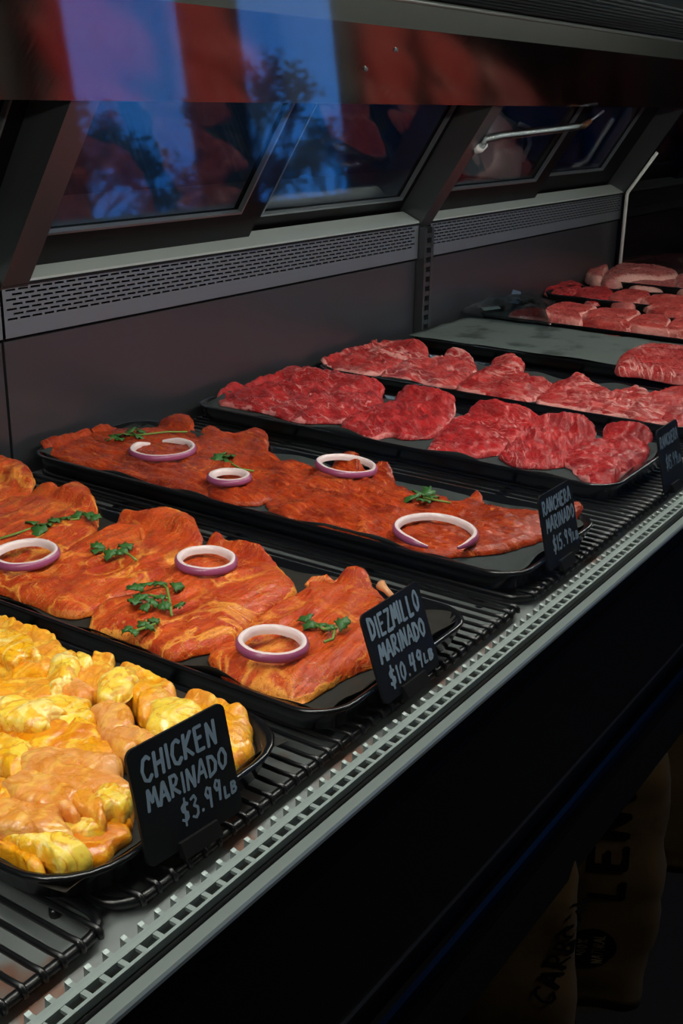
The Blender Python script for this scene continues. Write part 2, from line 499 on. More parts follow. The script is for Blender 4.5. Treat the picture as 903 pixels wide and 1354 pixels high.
while x < X1:
    pts = []; y = 1.36
    k = 0
    while y < 2.02:
        pts.append((x+(.004 if k % 2 else -.004), y)); y += .03; k += 1
    v = [(a_, b_, 1.302) for a_, b_ in pts]+[(a_, b_, 1.335) for a_, b_ in pts]
    m_ = len(pts)
    hc.add(v, [(q, q+1, q+1+m_, q+m_) for q in range(m_-1)]); x += .0165; i += 1
o = mesh('honeycomb_outlet', hc.v, hc.f, M['black_fin'], case); o['kind'] = 'stuff'
MB().box(X0, X1, 1.34, 2.06, 1.335, 1.345).build('honeycomb_backing', M['black_matte'], case)
MB().prism_x([(.90,1.30),(.90,1.46),(2.62,1.46),(2.62,1.04),(2.60,1.04),(2.60,1.44),(.93,1.44),(.93,1.30)], X0, X1).build('canopy_top', M['black_frame'], case)
# lamp tubes in the canopy
for i, (a, b) in enumerate(((-1.4, 2.0), (2.1, 4.4), (4.6, 6.8))):
    lt = MB().box(a, b, 1.06, 1.16, 1.285, 1.40).build('lamp_diffuser', M['lamp'], case)
    ld = bpy.data.lights.new('canopy_lamp_light', 'AREA'); ld.shape = 'RECTANGLE'
    ld.size = (b-a)*S; ld.size_y = .09*S; ld.energy = LAMP_POWER[i]; ld.color = (1., .95, .88)
    lo = bpy.data.objects.new('canopy_lamp_light', ld); col.objects.link(lo)
    lo.location = Vector(((a+b)/2, 1.11, 1.28))*S
    lo.rotation_euler = (math.radians(26), 0, 0)
# deck pan, trough, air grille, glass, rail, front
MB().box(X0, X1, .90, YB+.02, -.095, -.081).build('deck_pan', M['deck'], case)
MB().prism_x([(.90,-.125),(.888,-.125),(.888,-.06),(.90,-.06)], X0, X1).build('deck_lip', M['deck'], case)
MB().box(X0, X1, .80, .885, -.16, -.15).build('air_trough', M['black_matte'], case)
ag = MB().box(X0, X1, .846, .860, -.006, 0.).build('air_grille', M['anodised'], case)
rung = MB(); rx = -.3
rung.box(rx, rx+.008, .826, .846, -.006, -.001)
rung.hexa([(rx,.860,-.006),(rx+.008,.860,-.006),(rx+.008,.872,-.002),(rx,.872,-.002),(rx,.860,0),(rx+.008,.860,0),(rx+.008,.872,0),(rx,.872,0)])
rung.hexa([(rx,.866,-.03),(rx+.008,.866,-.03),(rx+.008,.872,-.03),(rx,.872,-.03),(rx,.866,0),(rx+.008,.866,0),(rx+.008,.872,.002),(rx,.872,.002)])
r0 = rung.build('rung', M['anodised'], ag)
for k in range(1, 190):
    copy_part(r0, .0312*k)
MB().box(X0, X1, .866, .870, -.034, -.028).build('grille_lower_wire', M['anodised'], ag)
MB().box(X0, X1, .826, .831, -.03, .001).build('glass_channel_lip', M['anodised'], case)
MB().box(X0, X1, .809, .826, -.05, -.012).build('glass_gasket', M['black_frame'], case)
ta = math.tan(math.radians(4.3))
MB().prism_x([(.813,-.01),(.822,-.01),(.822+1.34*ta,1.33),(.813+1.34*ta,1.33)], -1.55, 6.95).build('front_glass', M['glass'], case)
MB().prism_x([(.807,-.012),(.807,-.003),(.805,0),(.787,0),(.784,-.004),(.784,-.010)], X0, X1).build('front_rail', M['rail'], case)
MB().box(X0, X1, .788, .806, -.045, -.012).build('rail_base', M['black_matte'], case)
MB().prism_x([(.80,-.045),(.778,-.045),(.778,-.06),(.80,-.06)], X0, X1).build('rail_trim', M['black_matte'], case)
MB().box(X0, X1, .79, .83, -.40, -.06).build('front_panel', M['black_gloss'], case)
MB().box(X0, X1, .786, .79, -.404, -.398).build('panel_seam_strip', M['bead'], case)
MB().box(X0, X1, .79, .83, -.74, -.404).build('lower_front_panel', M['black_gloss'], case)
bp = []
for k in range(13):
    a = math.radians(-90+180*k/12); bp.append((.79-.035*math.cos(a), -.50+.05*math.sin(a)))
MB().prism_x(bp, X0, X1).build('bumper', M['bumper'], case, False)
MB().box(X0, X1, .83, 2.6, -.74, -.72).build('case_underside', M['black_matte'], case)
MB().box(X0, X1, 1.35, 1.38, FL, -.74).build('kick_panel', M['black_matte'], case)
MB().box(X0, X1, YB+.06, YB+.09, FL, .50).build('case_back', M['black_matte'], case)
MB().box(X0-.04, X0, .80, YB+.09, FL, 1.44).build('end_panel', M['black_frame'], case)
# far divider: tinted glass with pale edge strips
MB().prism_x([(.86,-.13),(2.565,-.13),(2.565,.475),(2.255,.98),(2.02,1.29),(.93,1.29)], 6.905, 6.925).build('end_divider', M['divider_glass'], case)
MB().tube([(6.90,2.56,-.1),(6.90,2.56,.48),(6.90,2.555,.50),(6.90,2.40,.735)], .011, 8).build('divider_edge', M['white_plastic'], case, True)
MB().box(6.95, 7.0, .82, 2.6, -.13, 1.3).build('case_end_wall', M['black_frame'], case)
# clear stay between the middle post and the canopy
cc = Vector((4.585, 2.375, .815))
pts = [cc]
for px_, py_, yy in ((642,184,2.34),(665,179,2.31),(710,174,2.28),(750,169,2.26),(772,166,2.25)):
    pts.append(PY(px_, py_, yy))
stay = empty('cable_conduit', cc, 'clear curved plastic cable tube between slanted post and canopy', 'cable tube')
MB().tube(pts, .019, 10).build('tube', M['wrap'], stay, True)
MB().tube(pts, .009, 6).build('cable', M['white_plastic'], stay, True)
MB().tube([cc+Vector((-.02,.02,-.01)), cc, cc+Vector((.03,-.012,.012))], [.02,.024,.014], 10).build('wall_fitting', M['white_plastic'], stay, True)
e_ = pts[-1]; e2 = PY(798, 147, 2.235)
MB().tube([e_-Vector((.03,0,.004)), e_, e_.lerp(e2,.3)], [.013,.017,.012], 10).build('brass_fitting', M['brass'], stay, True)
MB().tube([e_.lerp(e2,.3), e2], .006, 6).build('hook', M['bead'], stay, True)

# ------------------------------------------------------------------ wire racks
RY0, RY1, RZ = .958, 2.56, -.058
def rack(x0, x1, label):
    r = empty('wire_rack', ((x0+x1)/2, (RY0+RY1)/2, RZ-.023), label, 'wire rack', 'black wire racks on the deck pan')
    fr = rounded_rect(x0, x1, RY0, RY1, .05)
    MB().tube([(a, b, RZ-.004) for a, b in fr], .0085, 8, True).build('frame', M['black_wire'], r, True)
    w0 = None; n = int((x1-x0-.06)/.0325)
    for k in range(n+1):
        x = x0+.03+k*(x1-x0-.06)/n
        if w0 is None:
            w0 = MB().tube([(x,RY0-.009,RZ-.006),(x,RY0-.008,RZ+.003),(x,RY0-.001,RZ+.007),(x,RY0+.02,RZ+.005),(x,RY1,RZ+.005)], .0048, 6).build('wire', M['black_wire'], r, True)
            x00 = x
        else:
            copy_part(w0, x-x00)
    for y in (1.35, 1.75, 2.15):
        MB().tube([(x0,y,RZ-.007),(x1,y,RZ-.007)], .007, 6).build('cross_bar', M['black_wire'], r, True)
    for y in (1.05, 2.45):
        for x in (x0+.02, x1-.02):
            MB().tube([(x,y,RZ-.01),(x,y,-.081)], .009, 8).build('foot', M['black_wire'], r, True)
rack(-.38, .893, 'black wire rack at the bottom left corner, in front of the chicken')
rack(.915, 2.17, 'black wire rack under the chicken tray and orange marinated steak tray')
rack(2.20, 3.45, 'black wire rack under the red marinated skirt steak tray')
rack(3.48, 4.73, 'black wire rack under the marbled raw steaks behind the plain ranchera tray')
rack(4.76, 6.01, 'black wire rack under the grey paper-lined tray and thick chops')
rack(6.04, 6.88, 'black wire rack under the pale pork at the far end')

# ------------------------------------------------------------------ trays and liners
def tray(x0, x1, y0, y1, label, z=0., rad=.085):
    specs = [(.030,-.048),(.022,-.046),(.004,-.006),(0,.0),(.004,.004),(.012,.002),(.028,-.022),(.036,-.024)]
    vs_, fs_ = [], []; n = None
    for ins, zz in specs:
        rr = rounded_rect(x0+ins, x1-ins, y0+ins, y1-ins, rad-ins*.6)
        n = len(rr); vs_ += [(a, b, z+zz) for a, b in rr]
    for k in range(len(specs)-1):
        for i in range(n):
            j = (i+1) % n
            fs_.append((k*n+i, k*n+j, (k+1)*n+j, (k+1)*n+i))
    fs_.append(tuple(range(n))[::-1]); fs_.append(tuple((len(specs)-1)*n+i for i in range(n)))
    o = fix_normals(mesh('meat_tray', vs_, fs_, M['black_plastic']))
    for p in o.data.polygons: p.use_smooth = len(p.vertices) == 4
    tag(o, label, 'tray', 'black display trays'); return o
def liner(x0, x1, y0, y1, z, mat, label, lift=.02, seed=0, edge=.03):
    nx, ny = 22, 70; vs_, fs_ = [], []
    for j in range(ny+1):
        for i in range(nx+1):
            u, v = i/nx, j/ny
            x = x0+(x1-x0)*u; y = y0+(y1-y0)*v
            d = min(x-x0, x1-x, y-y0, y1-y)
            q = max(0, 1-d/edge); q = q*q
            w = noise.noise(Vector((x*7+seed, y*7, seed)))
            w2 = noise.noise(Vector((x*22+seed, y*22, 3+seed)))
            jx = .012*noise.noise(Vector((y*9, seed, 5)))*(1 if u in (0, 1) else 0)
            jy = .012*noise.noise(Vector((x*9, seed, 9)))*(1 if v in (0, 1) else 0)
            vs_.append((x+jx, y+jy, z+.003+.0015*w+.001*w2+q*lift*(.6+.8*w)))
            if i < nx and j < ny:
                a = j*(nx+1)+i; fs_.append((a, a+1, a+nx+2, a+nx+1))
    o = mesh('butcher_paper', vs_, fs_, mat, None, True)
    md = o.modifiers.new('thickness', 'SOLIDIFY'); md.thickness = .0006*S
    return tag(o, label, 'paper', 'paper tray liners')
T = [('chicken', .83, 1.362, .975, 2.55), ('diez', 1.412, 1.955, .955, 2.57), ('rmar', 2.165, 2.66, .965, 2.575),
     ('ran', 2.895, 3.42, 1.03, 2.57), ('marb', 3.625, 4.13, 1.05, 2.57), ('grey', 4.34, 4.93, 1.05, 2.56),
     ('chops', 4.965, 5.46, 1.05, 2.55), ('red', 5.72, 6.12, 1.05, 2.55), ('pork', 6.36, 6.84, 1.05, 2.52)]
TL = ['black tray holding the yellow marinated chicken', 'black tray holding the orange marinated steaks', 'black tray holding the red marinated skirt steak with onion rings',
      'black tray holding plain raw red ranchera meat', 'black tray holding raw marbled steaks with white fat', 'wide black tray lined with bare grey paper, one steak at its right',
      'black tray of thick chops with a plastic-wrapped bundle at its left end', 'black tray of small red steaks behind the thick chops', 'black tray of pale pork at the far end of the case']
TZ0 = [0, 0, 0, 0, 0, .012, .03, .035, .04]
TR = {}
for (k, a, b, c, d), lb, z in zip(T, TL, TZ0):
    tray(a, b, c, d, lb, z, .12 if k == 'chicken' else .085); TR[k] = (a, b, c, d, z)
def put_liner(k, mat, label, lift=.03, ins=.03, seed=0, up=0., edge=.03):
    a, b, c, d, z = TR[k]
    return liner(a+ins, b-ins, c+ins, d-ins, z-.024+up, mat, label, lift, seed, edge)
put_liner('chicken', M['paper_wet'], 'dark butcher paper under the yellow marinated chicken', .03, .02, 1)
put_liner('diez', M['paper_wet'], 'dark butcher paper under the orange marinated steaks', .03, .025, 2)
put_liner('rmar', M['paper_dark'], 'dark butcher paper under the red marinated skirt steak', .03, .03, 3)
put_liner('ran', M['paper_dark'], 'dark butcher paper under the plain ranchera meat', .028, .03, 4)
put_liner('marb', M['paper_dark'], 'dark butcher paper under the raw marbled steaks', .028, .03, 5)
put_liner('grey', M['paper'], 'bare grey-green butcher paper covering the wide empty tray', .006, .004, 6, .026, .02)
put_liner('chops', M['paper_dark'], 'dark butcher paper under the thick chops', .02, .03, 7)

# ------------------------------------------------------------------ meat
def meat(name, px, zb, th, mat, label, cat, group, fibre=0., seed=0, prof=5., jag=.006, und=.35, fib=.10, fold=.12, N=110, R=30, zc=.6, tilt=(0,0), pts=None, floor=None, tr=None, crease=0., over=.09):
    N = int(N*1.3); R = int(R*1.4)
    if pts is None:
        pts = [PX(x, y, zb+th*zc).to_2d() for x, y in px]
    if tr:                                   # keep the piece inside its tray
        x0_, x1_, y0_, y1_, _z = TR[tr]; q_ = []
        x0_ += .024; x1_ += over; y0_ += .03; y1_ -= .0; rc = .06
        for p in pts:
            x = min(max(p[0], x0_), x1_); y = min(max(p[1], y0_), y1_)
            cxx = min(max(x, x0_+rc), x1_-rc); cyy = min(max(y, y0_+rc), y1_-rc)
            d_ = Vector((x-cxx, y-cyy))
            if d_.length > rc: d_ = d_.normalized()*rc
            q_.append((cxx+d_.x, cyy+d_.y))
        pts = q_
    cr = resample(catmull([Vector(p) for p in pts], 8), N)
    A = 0; c = Vector((0, 0))
    for i in range(N):
        p, q = cr[i], cr[(i+1)%N]; w = p.x*q.y-q.x*p.y; A += w; c += (p+q)*w
    c = c/(3*A)
    if A < 0: cr.reverse()
    b = []
    for i in range(N):
        t = (cr[(i+1)%N]-cr[i-1]).normalized(); nrm = Vector((t.y, -t.x))
        w = noise.noise(Vector((cr[i].x*24, cr[i].y*24, seed+.5)))+.6*noise.noise(Vector((cr[i].x*70, cr[i].y*70, seed+.9)))
        b.append(cr[i]+nrm*jag*w)
    size = math.sqrt(abs(A)/2/math.pi)
    ca, sa = math.cos(fibre), math.sin(fibre)
    vs_, ed = [], []
    def lift(p):                             # a piece that laps over the rim of its tray climbs it
        if not tr: return 0.
        x0_, x1_, y0_, y1_, _z = TR[tr]
        d_ = max(p.x-(x1_-.045), p.y-(y1_-.045), 0)
        t_ = min(1, d_/.04); return .030*t_*t_*(3-2*t_)
    def top(p, r):
        u, v = p.x*ca+p.y*sa, -p.x*sa+p.y*ca
        e = (1-min(r,1)**prof)**.5
        h = th*(.10+.90*e)
        k = 1-r**6
        h += th*und*k*noise.noise(Vector((p.x*9+seed, p.y*9, seed*1.7)))
        h += th*fib*(.3+.7*k)*noise.noise(Vector((u*12, v*85, seed)))
        rd = 1-abs(noise.noise(Vector((u*8+seed*3, v*17, seed+4))))*2.2
        h += th*fold*(.3+.7*k)*rd
        if crease:
            va = max(0, 1-abs(noise.noise(Vector((p.x*11+seed, p.y*11, seed+13))))*7)
            vb = max(0, 1-abs(noise.noise(Vector((p.x*24, p.y*24+seed, seed+17))))*6)
            h -= th*crease*k*(va+.5*vb)
        h += th*fib*.5*noise.noise(Vector((u*70, v*70, seed+8)))
        return zb+lift(p)+max(h, .002)+tilt[0]*(p.x-c.x)+tilt[1]*(p.y-c.y)
    vs_.append((c.x, c.y, top(c, 0))); ed.append(0.)
    for k in range(1, R+1):
        r = (k/R)**.72
        for i in range(N):
            p = c.lerp(b[i], r)
            vs_.append((p.x, p.y, top(p, r))); ed.append(r)
    for rr, dz in ((1.0, .10), (.985, 0. if floor is None else (floor-zb)/th)):
        for i in range(N):
            p = c.lerp(b[i], rr)
            tz = tilt[0]*(p.x-c.x)+tilt[1]*(p.y-c.y)
            vs_.append((p.x, p.y, zb+lift(p)+th*dz+max(tz, 0)*.6)); ed.append(1.)
    fs_ = [(0, 1+i, 1+(i+1)%N) for i in range(N)]
    K = R+2
    for k in range(K-1):
        for i in range(N):
            a0, a1 = 1+k*N+i, 1+k*N+(i+1)%N
            fs_.append((a0, a0+N, a1+N, a1))
    fs_.append(tuple(1+(K-1)*N+i for i in range(N))[::-1])
    org = Vector((c.x, c.y, zb))
    rot = Matrix.Rotation(-fibre, 3, 'Z')
    vl = [rot @ (Vector(v)-org) for v in vs_]
    o = mesh(name, vl, fs_, mat, None, True, (0, 0, 0))
    o.location = org*S; o.rotation_euler.z = fibre
    ORG[o] = org
    at = o.data.attributes.new('edge', 'FLOAT', 'POINT')
    at.data.foreach_set('value', ed)
    return tag(o, label, cat, group)

ZT = -.021
G2 = 'orange marinated steaks'
steaks2 = [
 ([(-70,640),(-30,612),(0,617),(19,619),(36,628),(45,643),(43,656),(20,662),(-20,672),(-70,668)], .055, 'orange marinated steak cut off by the left edge, furthest back in its tray', .4),
 ([(-50,690),(-20,668),(11,657),(46,654),(71,652),(84,658),(105,649),(124,665),(131,684),(124,702),(102,722),(70,745),(20,757),(-30,748),(-60,720)], .056, 'orange marinated steak under the long cilantro sprig by the left edge', .2),
 ([(149,693),(164,685),(186,687),(214,684),(242,687),(257,699),(267,715),(266,728),(240,760),(210,777),(172,789),(140,801),(118,808),(87,811),(50,797),(0,779),(-30,765),(20,748),(77,733),(102,715),(130,702)], .056, 'large orange marinated steak with pale fat seam, left of the middle onion ring', .1),
 ([(270,722),(287,717),(298,723),(325,728),(350,737),(375,753),(390,771),(387,783),(344,812),(316,836),(297,849),(260,859),(229,866),(186,849),(150,835),(124,830),(118,817),(124,805),(146,795),(174,786),(200,775),(230,742)], .058, 'large orange marinated steak with the biggest cilantro sprig and an onion ring on top', -.1),
 ([(406,774),(409,767),(431,763),(443,768),(468,763),(484,767),(492,781),(505,786),(522,802),(523,845),(500,870),(477,881),(450,893),(431,906),(394,923),(375,921),(313,899),(291,887),(276,867),(279,855),(307,846),(332,821),(369,796),(394,784)], .058, 'orange marinated steak with fat edge, next to the $10.49 price card', .15),
]
for i, (p, th, lb, fa) in enumerate(steaks2):
    o = meat('marinated_steak', p, ZT, th*.50, M['diezmillo'], lb, 'steak', G2, fa, i*3.1+1, 8, .005, .45, .10, .34, 120, 34, tr='diez')
    if i == 4:
        bpts = [PX(519,789,.03), PX(510,780,.035), PX(503,773,.04)]
        bb = MB().tube(bpts, [.006,.007,.012], 8)
        bv = [Matrix.Rotation(-fa, 3, 'Z') @ (v-ORG[o]) for v in bb.v]
        b_ = mesh('bone', bv, bb.f, M['bone'], None, True, (0,0,0)); b_.parent = o
# folded fat ridges lying along the back of the big steaks
def strip(o, px, z, r, mat, name='fat_fold'):
    m_ = MB().tube([PX(x, y, z) for x, y in px], r, 8)
    fa = o.rotation_euler.z
    q = mesh(name, [Matrix.Rotation(-fa, 3, 'Z') @ (v-ORG[o]) for v in m_.v], m_.f, mat, None, True, (0,0,0)); q.parent = o
sobj = [x for x in bpy.data.objects if x.name.startswith('marinated_steak')]
M['fatfold'] = meat_mat('marinated_fat', (214,108,44), (196,78,30), (232,160,80), seam=.03, fine=.02, fibre=.5)
strip(sobj[2], [(163,688),(176,689),(184,696),(188,708),(190,718)], .002, [.004,.008,.009,.007,.003], M['fatfold'])
strip(sobj[2], [(212,693),(222,687),(231,686),(238,694)], .002, [.005,.010,.010,.005], M['fatfold'])
strip(sobj[1], [(12,660),(30,662),(47,669),(58,679)], .002, [.004,.008,.008,.004], M['fatfold'])
strip(sobj[4], [(405,774),(415,768),(432,767),(442,772)], .000, [.005,.011,.011,.005], M['fatfold'])
strip(sobj[4], [(452,771),(466,766),(482,770),(489,780)], .000, [.005,.011,.011,.005], M['fatfold'])

G3 = 'red marinated skirt steaks'
steaks3 = [
 ([(44,581),(91,571),(96,573),(145,570),(194,567),(214,564),(243,559),(257,567),(259,577),(285,588),(310,612),(290,640),(276,653),(251,650),(206,638),(165,624),(104,611),(55,595)], .045, 'red marinated skirt steak at the back end of its tray, under the cut-open onion ring', .35),
 ([(255,582),(276,574),(296,581),(317,583),(335,578),(352,583),(356,595),(366,603),(378,610),(400,612),(425,625),(400,652),(356,661),(317,663),(284,657),(266,640),(258,610)], .050, 'red marinated skirt steak under the smallest onion ring', .25),
 ([(353,670),(361,653),(386,636),(420,624),(441,615),(470,611),(483,624),(508,624),(521,630),(525,641),(545,650),(557,680),(530,708),(505,713),(466,707),(416,692),(370,679)], .052, 'orange-red marinated skirt steak under the unbroken ring right of the smallest ring', .15),
 ([(522,646),(550,650),(576,657),(592,664),(609,664),(630,656),(643,668),(664,671),(702,675),(740,680),(766,677),(767,686),(730,700),(708,714),(660,726),(609,732),(567,730),(521,717),(505,708),(508,675)], .045, 'red marinated skirt steak with coarse grain, next to the RANCHERA MARINADO card', .4),
]
for i, (p, th, lb, fa) in enumerate(steaks3):
    meat('marinated_skirt_steak', p, ZT, th*.50, M['ranchera_marinated'], lb, 'skirt steak', G3, fa+1.2, i*5.3+2, 7, .009, .40, .30, .42, 120, 34, tr='rmar')

G4 = 'plain raw ranchera pieces'
steaks4 = [
 ([(285,521),(298,511),(319,515),(323,508),(364,492),(387,484),(421,490),(447,502),(473,495),(496,499),(499,513),(508,521),(503,535),(470,553),(432,554),(394,553),(357,543),(326,536),(293,530)], .062, 'raw red ranchera piece with white fat tip at the back left end of its tray', .6),
 ([(451,560),(470,545),(511,533),(545,520),(571,519),(598,527),(602,540),(598,552),(575,572),(534,576),(518,572),(496,576),(470,569)], .055, 'raw red ranchera piece, second from the back end of its tray', .2),
 ([(568,592),(578,572),(594,557),(628,543),(647,540),(670,545),(689,549),(710,557),(704,576),(670,593),(628,601),(594,599)], .052, 'raw red ranchera piece in the middle of its tray', .5),
 ([(661,597),(674,582),(689,564),(723,559),(765,559),(780,567),(790,584),(772,598),(752,606),(742,612),(700,614),(668,607)], .052, 'raw red ranchera piece, second from the plain RANCHERA card', -.2),
 ([(744,604),(765,591),(792,579),(803,573),(852,567),(861,580),(866,611),(849,627),(818,638),(788,638),(773,631),(755,616)], .056, 'raw red ranchera piece right beside the plain RANCHERA card', .9),
]
for i, (p, th, lb, fa) in enumerate(steaks4):
    meat('raw_skirt_steak', p, ZT, th*.55, M['raw'], lb, 'skirt steak', G4, fa+.8, i*4.7+3, 5, .009, .5, .26, .5, 120, 32, tr='ran', crease=.25)

G5 = 'raw marbled steaks'
steaks5 = [
 ([(412,473),(420,467),(433,472),(462,463),(468,455),(480,461),(513,459),(540,461),(559,461),(564,472),(533,484),(513,489),(483,492),(440,486),(417,481)], .062, 'raw marbled steak with wide white fat band at the back end of its tray', .1),
 ([(505,491),(540,478),(579,476),(596,471),(613,472),(629,482),(628,494),(613,508),(586,508),(546,503),(520,498)], .055, 'raw marbled steak, second from the back left end of its tray', -.1),
 ([(604,511),(629,492),(655,482),(676,480),(692,489),(696,499),(728,505),(730,516),(714,524),(685,527),(647,520)], .055, 'raw marbled steak in the middle of its tray, white fat on its back corner', .1),
 ([(708,530),(727,512),(761,498),(782,507),(803,515),(813,525),(805,544),(773,542),(738,536)], .055, 'raw marbled steak with ragged top, left of the one above the RANCHERA card', .3),
 ([(793,544),(805,518),(833,513),(858,518),(872,540),(893,556),(856,558),(826,550)], .052, 'raw marbled steak above the plain RANCHERA card', 0),
 ([(854,522),(890,519),(925,525),(935,562),(890,561),(862,543)], .054, 'raw marbled steak cut off by the right edge, behind the plain RANCHERA card', .4),
]
for i, (p, th, lb, fa) in enumerate(steaks5):
    meat('marbled_steak', p, ZT, th*.55, M['raw_marbled'], lb, 'steak', G5, fa+1.6, i*2.9+5, 5, .010, .5, .22, .55, 110, 28, tr='marb', crease=.25)

meat('steak', [(814,482),(822,468),(849,456),(875,455),(905,459),(935,470),(935,498),(900,502),(849,493),(818,490)], .016, .040, M['raw_marbled'], 'single pale-rimmed raw steak on the bare grey paper at the right edge', 'steak', None, .5, 31, 9, .004, .12, .05, .08)
G7 = 'thick chops'
chops = [
 ([(670,421),(679,412),(700,409),(717,408),(726,418),(722,432),(690,428)], .05, 'dull chop inside the clear plastic wrap', M['chop']),
 ([(712,416),(734,405),(767,399),(785,403),(791,409),(785,416),(766,421),(757,433),(714,428)], .085, 'thick raw chop with pale fat edge, first right of the plastic wrap', M['chop']),
 ([(768,422),(785,412),(826,408),(851,413),(845,423),(828,430),(821,443),(770,437)], .085, 'thick raw chop with fat rim, second right of the plastic wrap', M['chop']),
 ([(824,432),(844,421),(871,419),(888,427),(882,440),(873,449),(844,448),(827,441)], .085, 'thick raw chop with fat rim, third right of the plastic wrap', M['chop']),
 ([(876,439),(893,424),(920,422),(945,430),(940,456),(900,459),(879,451)], .085, 'thick raw chop cut off by the right edge of the picture', M['chop']),
]
for i, (p, th, lb, mm) in enumerate(chops):
    meat('thick_chop', p, .004, th*.72, mm, lb, 'chop', G7, i*.5, 40+i*3, 12, .004, .12, .03, .05, 90, 24, tr='chops', over=-.03, crease=.05)
G8 = 'small red steaks behind the chops'
reds = [
 ([(718,381),(734,373),(752,372),(773,378),(765,386),(747,393),(727,389)], .06, 'small dark red steak at the back left end, behind the plastic wrap'),
 ([(761,388),(774,380),(797,379),(811,385),(805,397),(785,400),(767,395)], .06, 'small dark red steak behind the first thick chop'),
 ([(806,391),(826,384),(857,387),(861,391),(848,398),(835,407),(808,401)], .065, 'small red steak with pale fat rim behind the second thick chop'),
 ([(846,398),(866,390),(893,391),(918,395),(914,416),(864,412)], .065, 'small red steak with pale fat rim at the right edge, below the pork'),
]
for i, (p, th, lb) in enumerate(reds):
    meat('small_red_steak', p, .0, th*.62, M['raw'] if i < 2 else M['chop'], lb, 'steak', G8, i*.7, 60+i*3, 8, .005, .2, .08, .1, 80, 22)
G9 = 'pale pork cuts'
porks = [
 ([(771,353),(783,341),(797,342),(809,349),(799,360),(795,370),(776,365)], .10, 'pale pink pork cut at the left end of the far tray'),
 ([(796,365),(812,352),(826,345),(853,343),(875,350),(897,359),(889,367),(835,370),(801,374)], .10, 'long pale pork cut with fat rim, largest in the far tray'),
 ([(826,372),(855,367),(892,368),(890,381),(842,380)], .05, 'small dark pink pork slice in front of the largest pork cut'),
 ([(893,366),(912,362),(935,370),(930,386),(896,382)], .07, 'pale pork cut cut off by the right edge of the picture'),
]
for i, (p, th, lb) in enumerate(porks):
    meat('pork_cut', p, .004, th*.75, M['pork'], lb, 'pork', G9, i*.6, 80+i*3, 6, .004, .2, .04, .06, 80, 22)

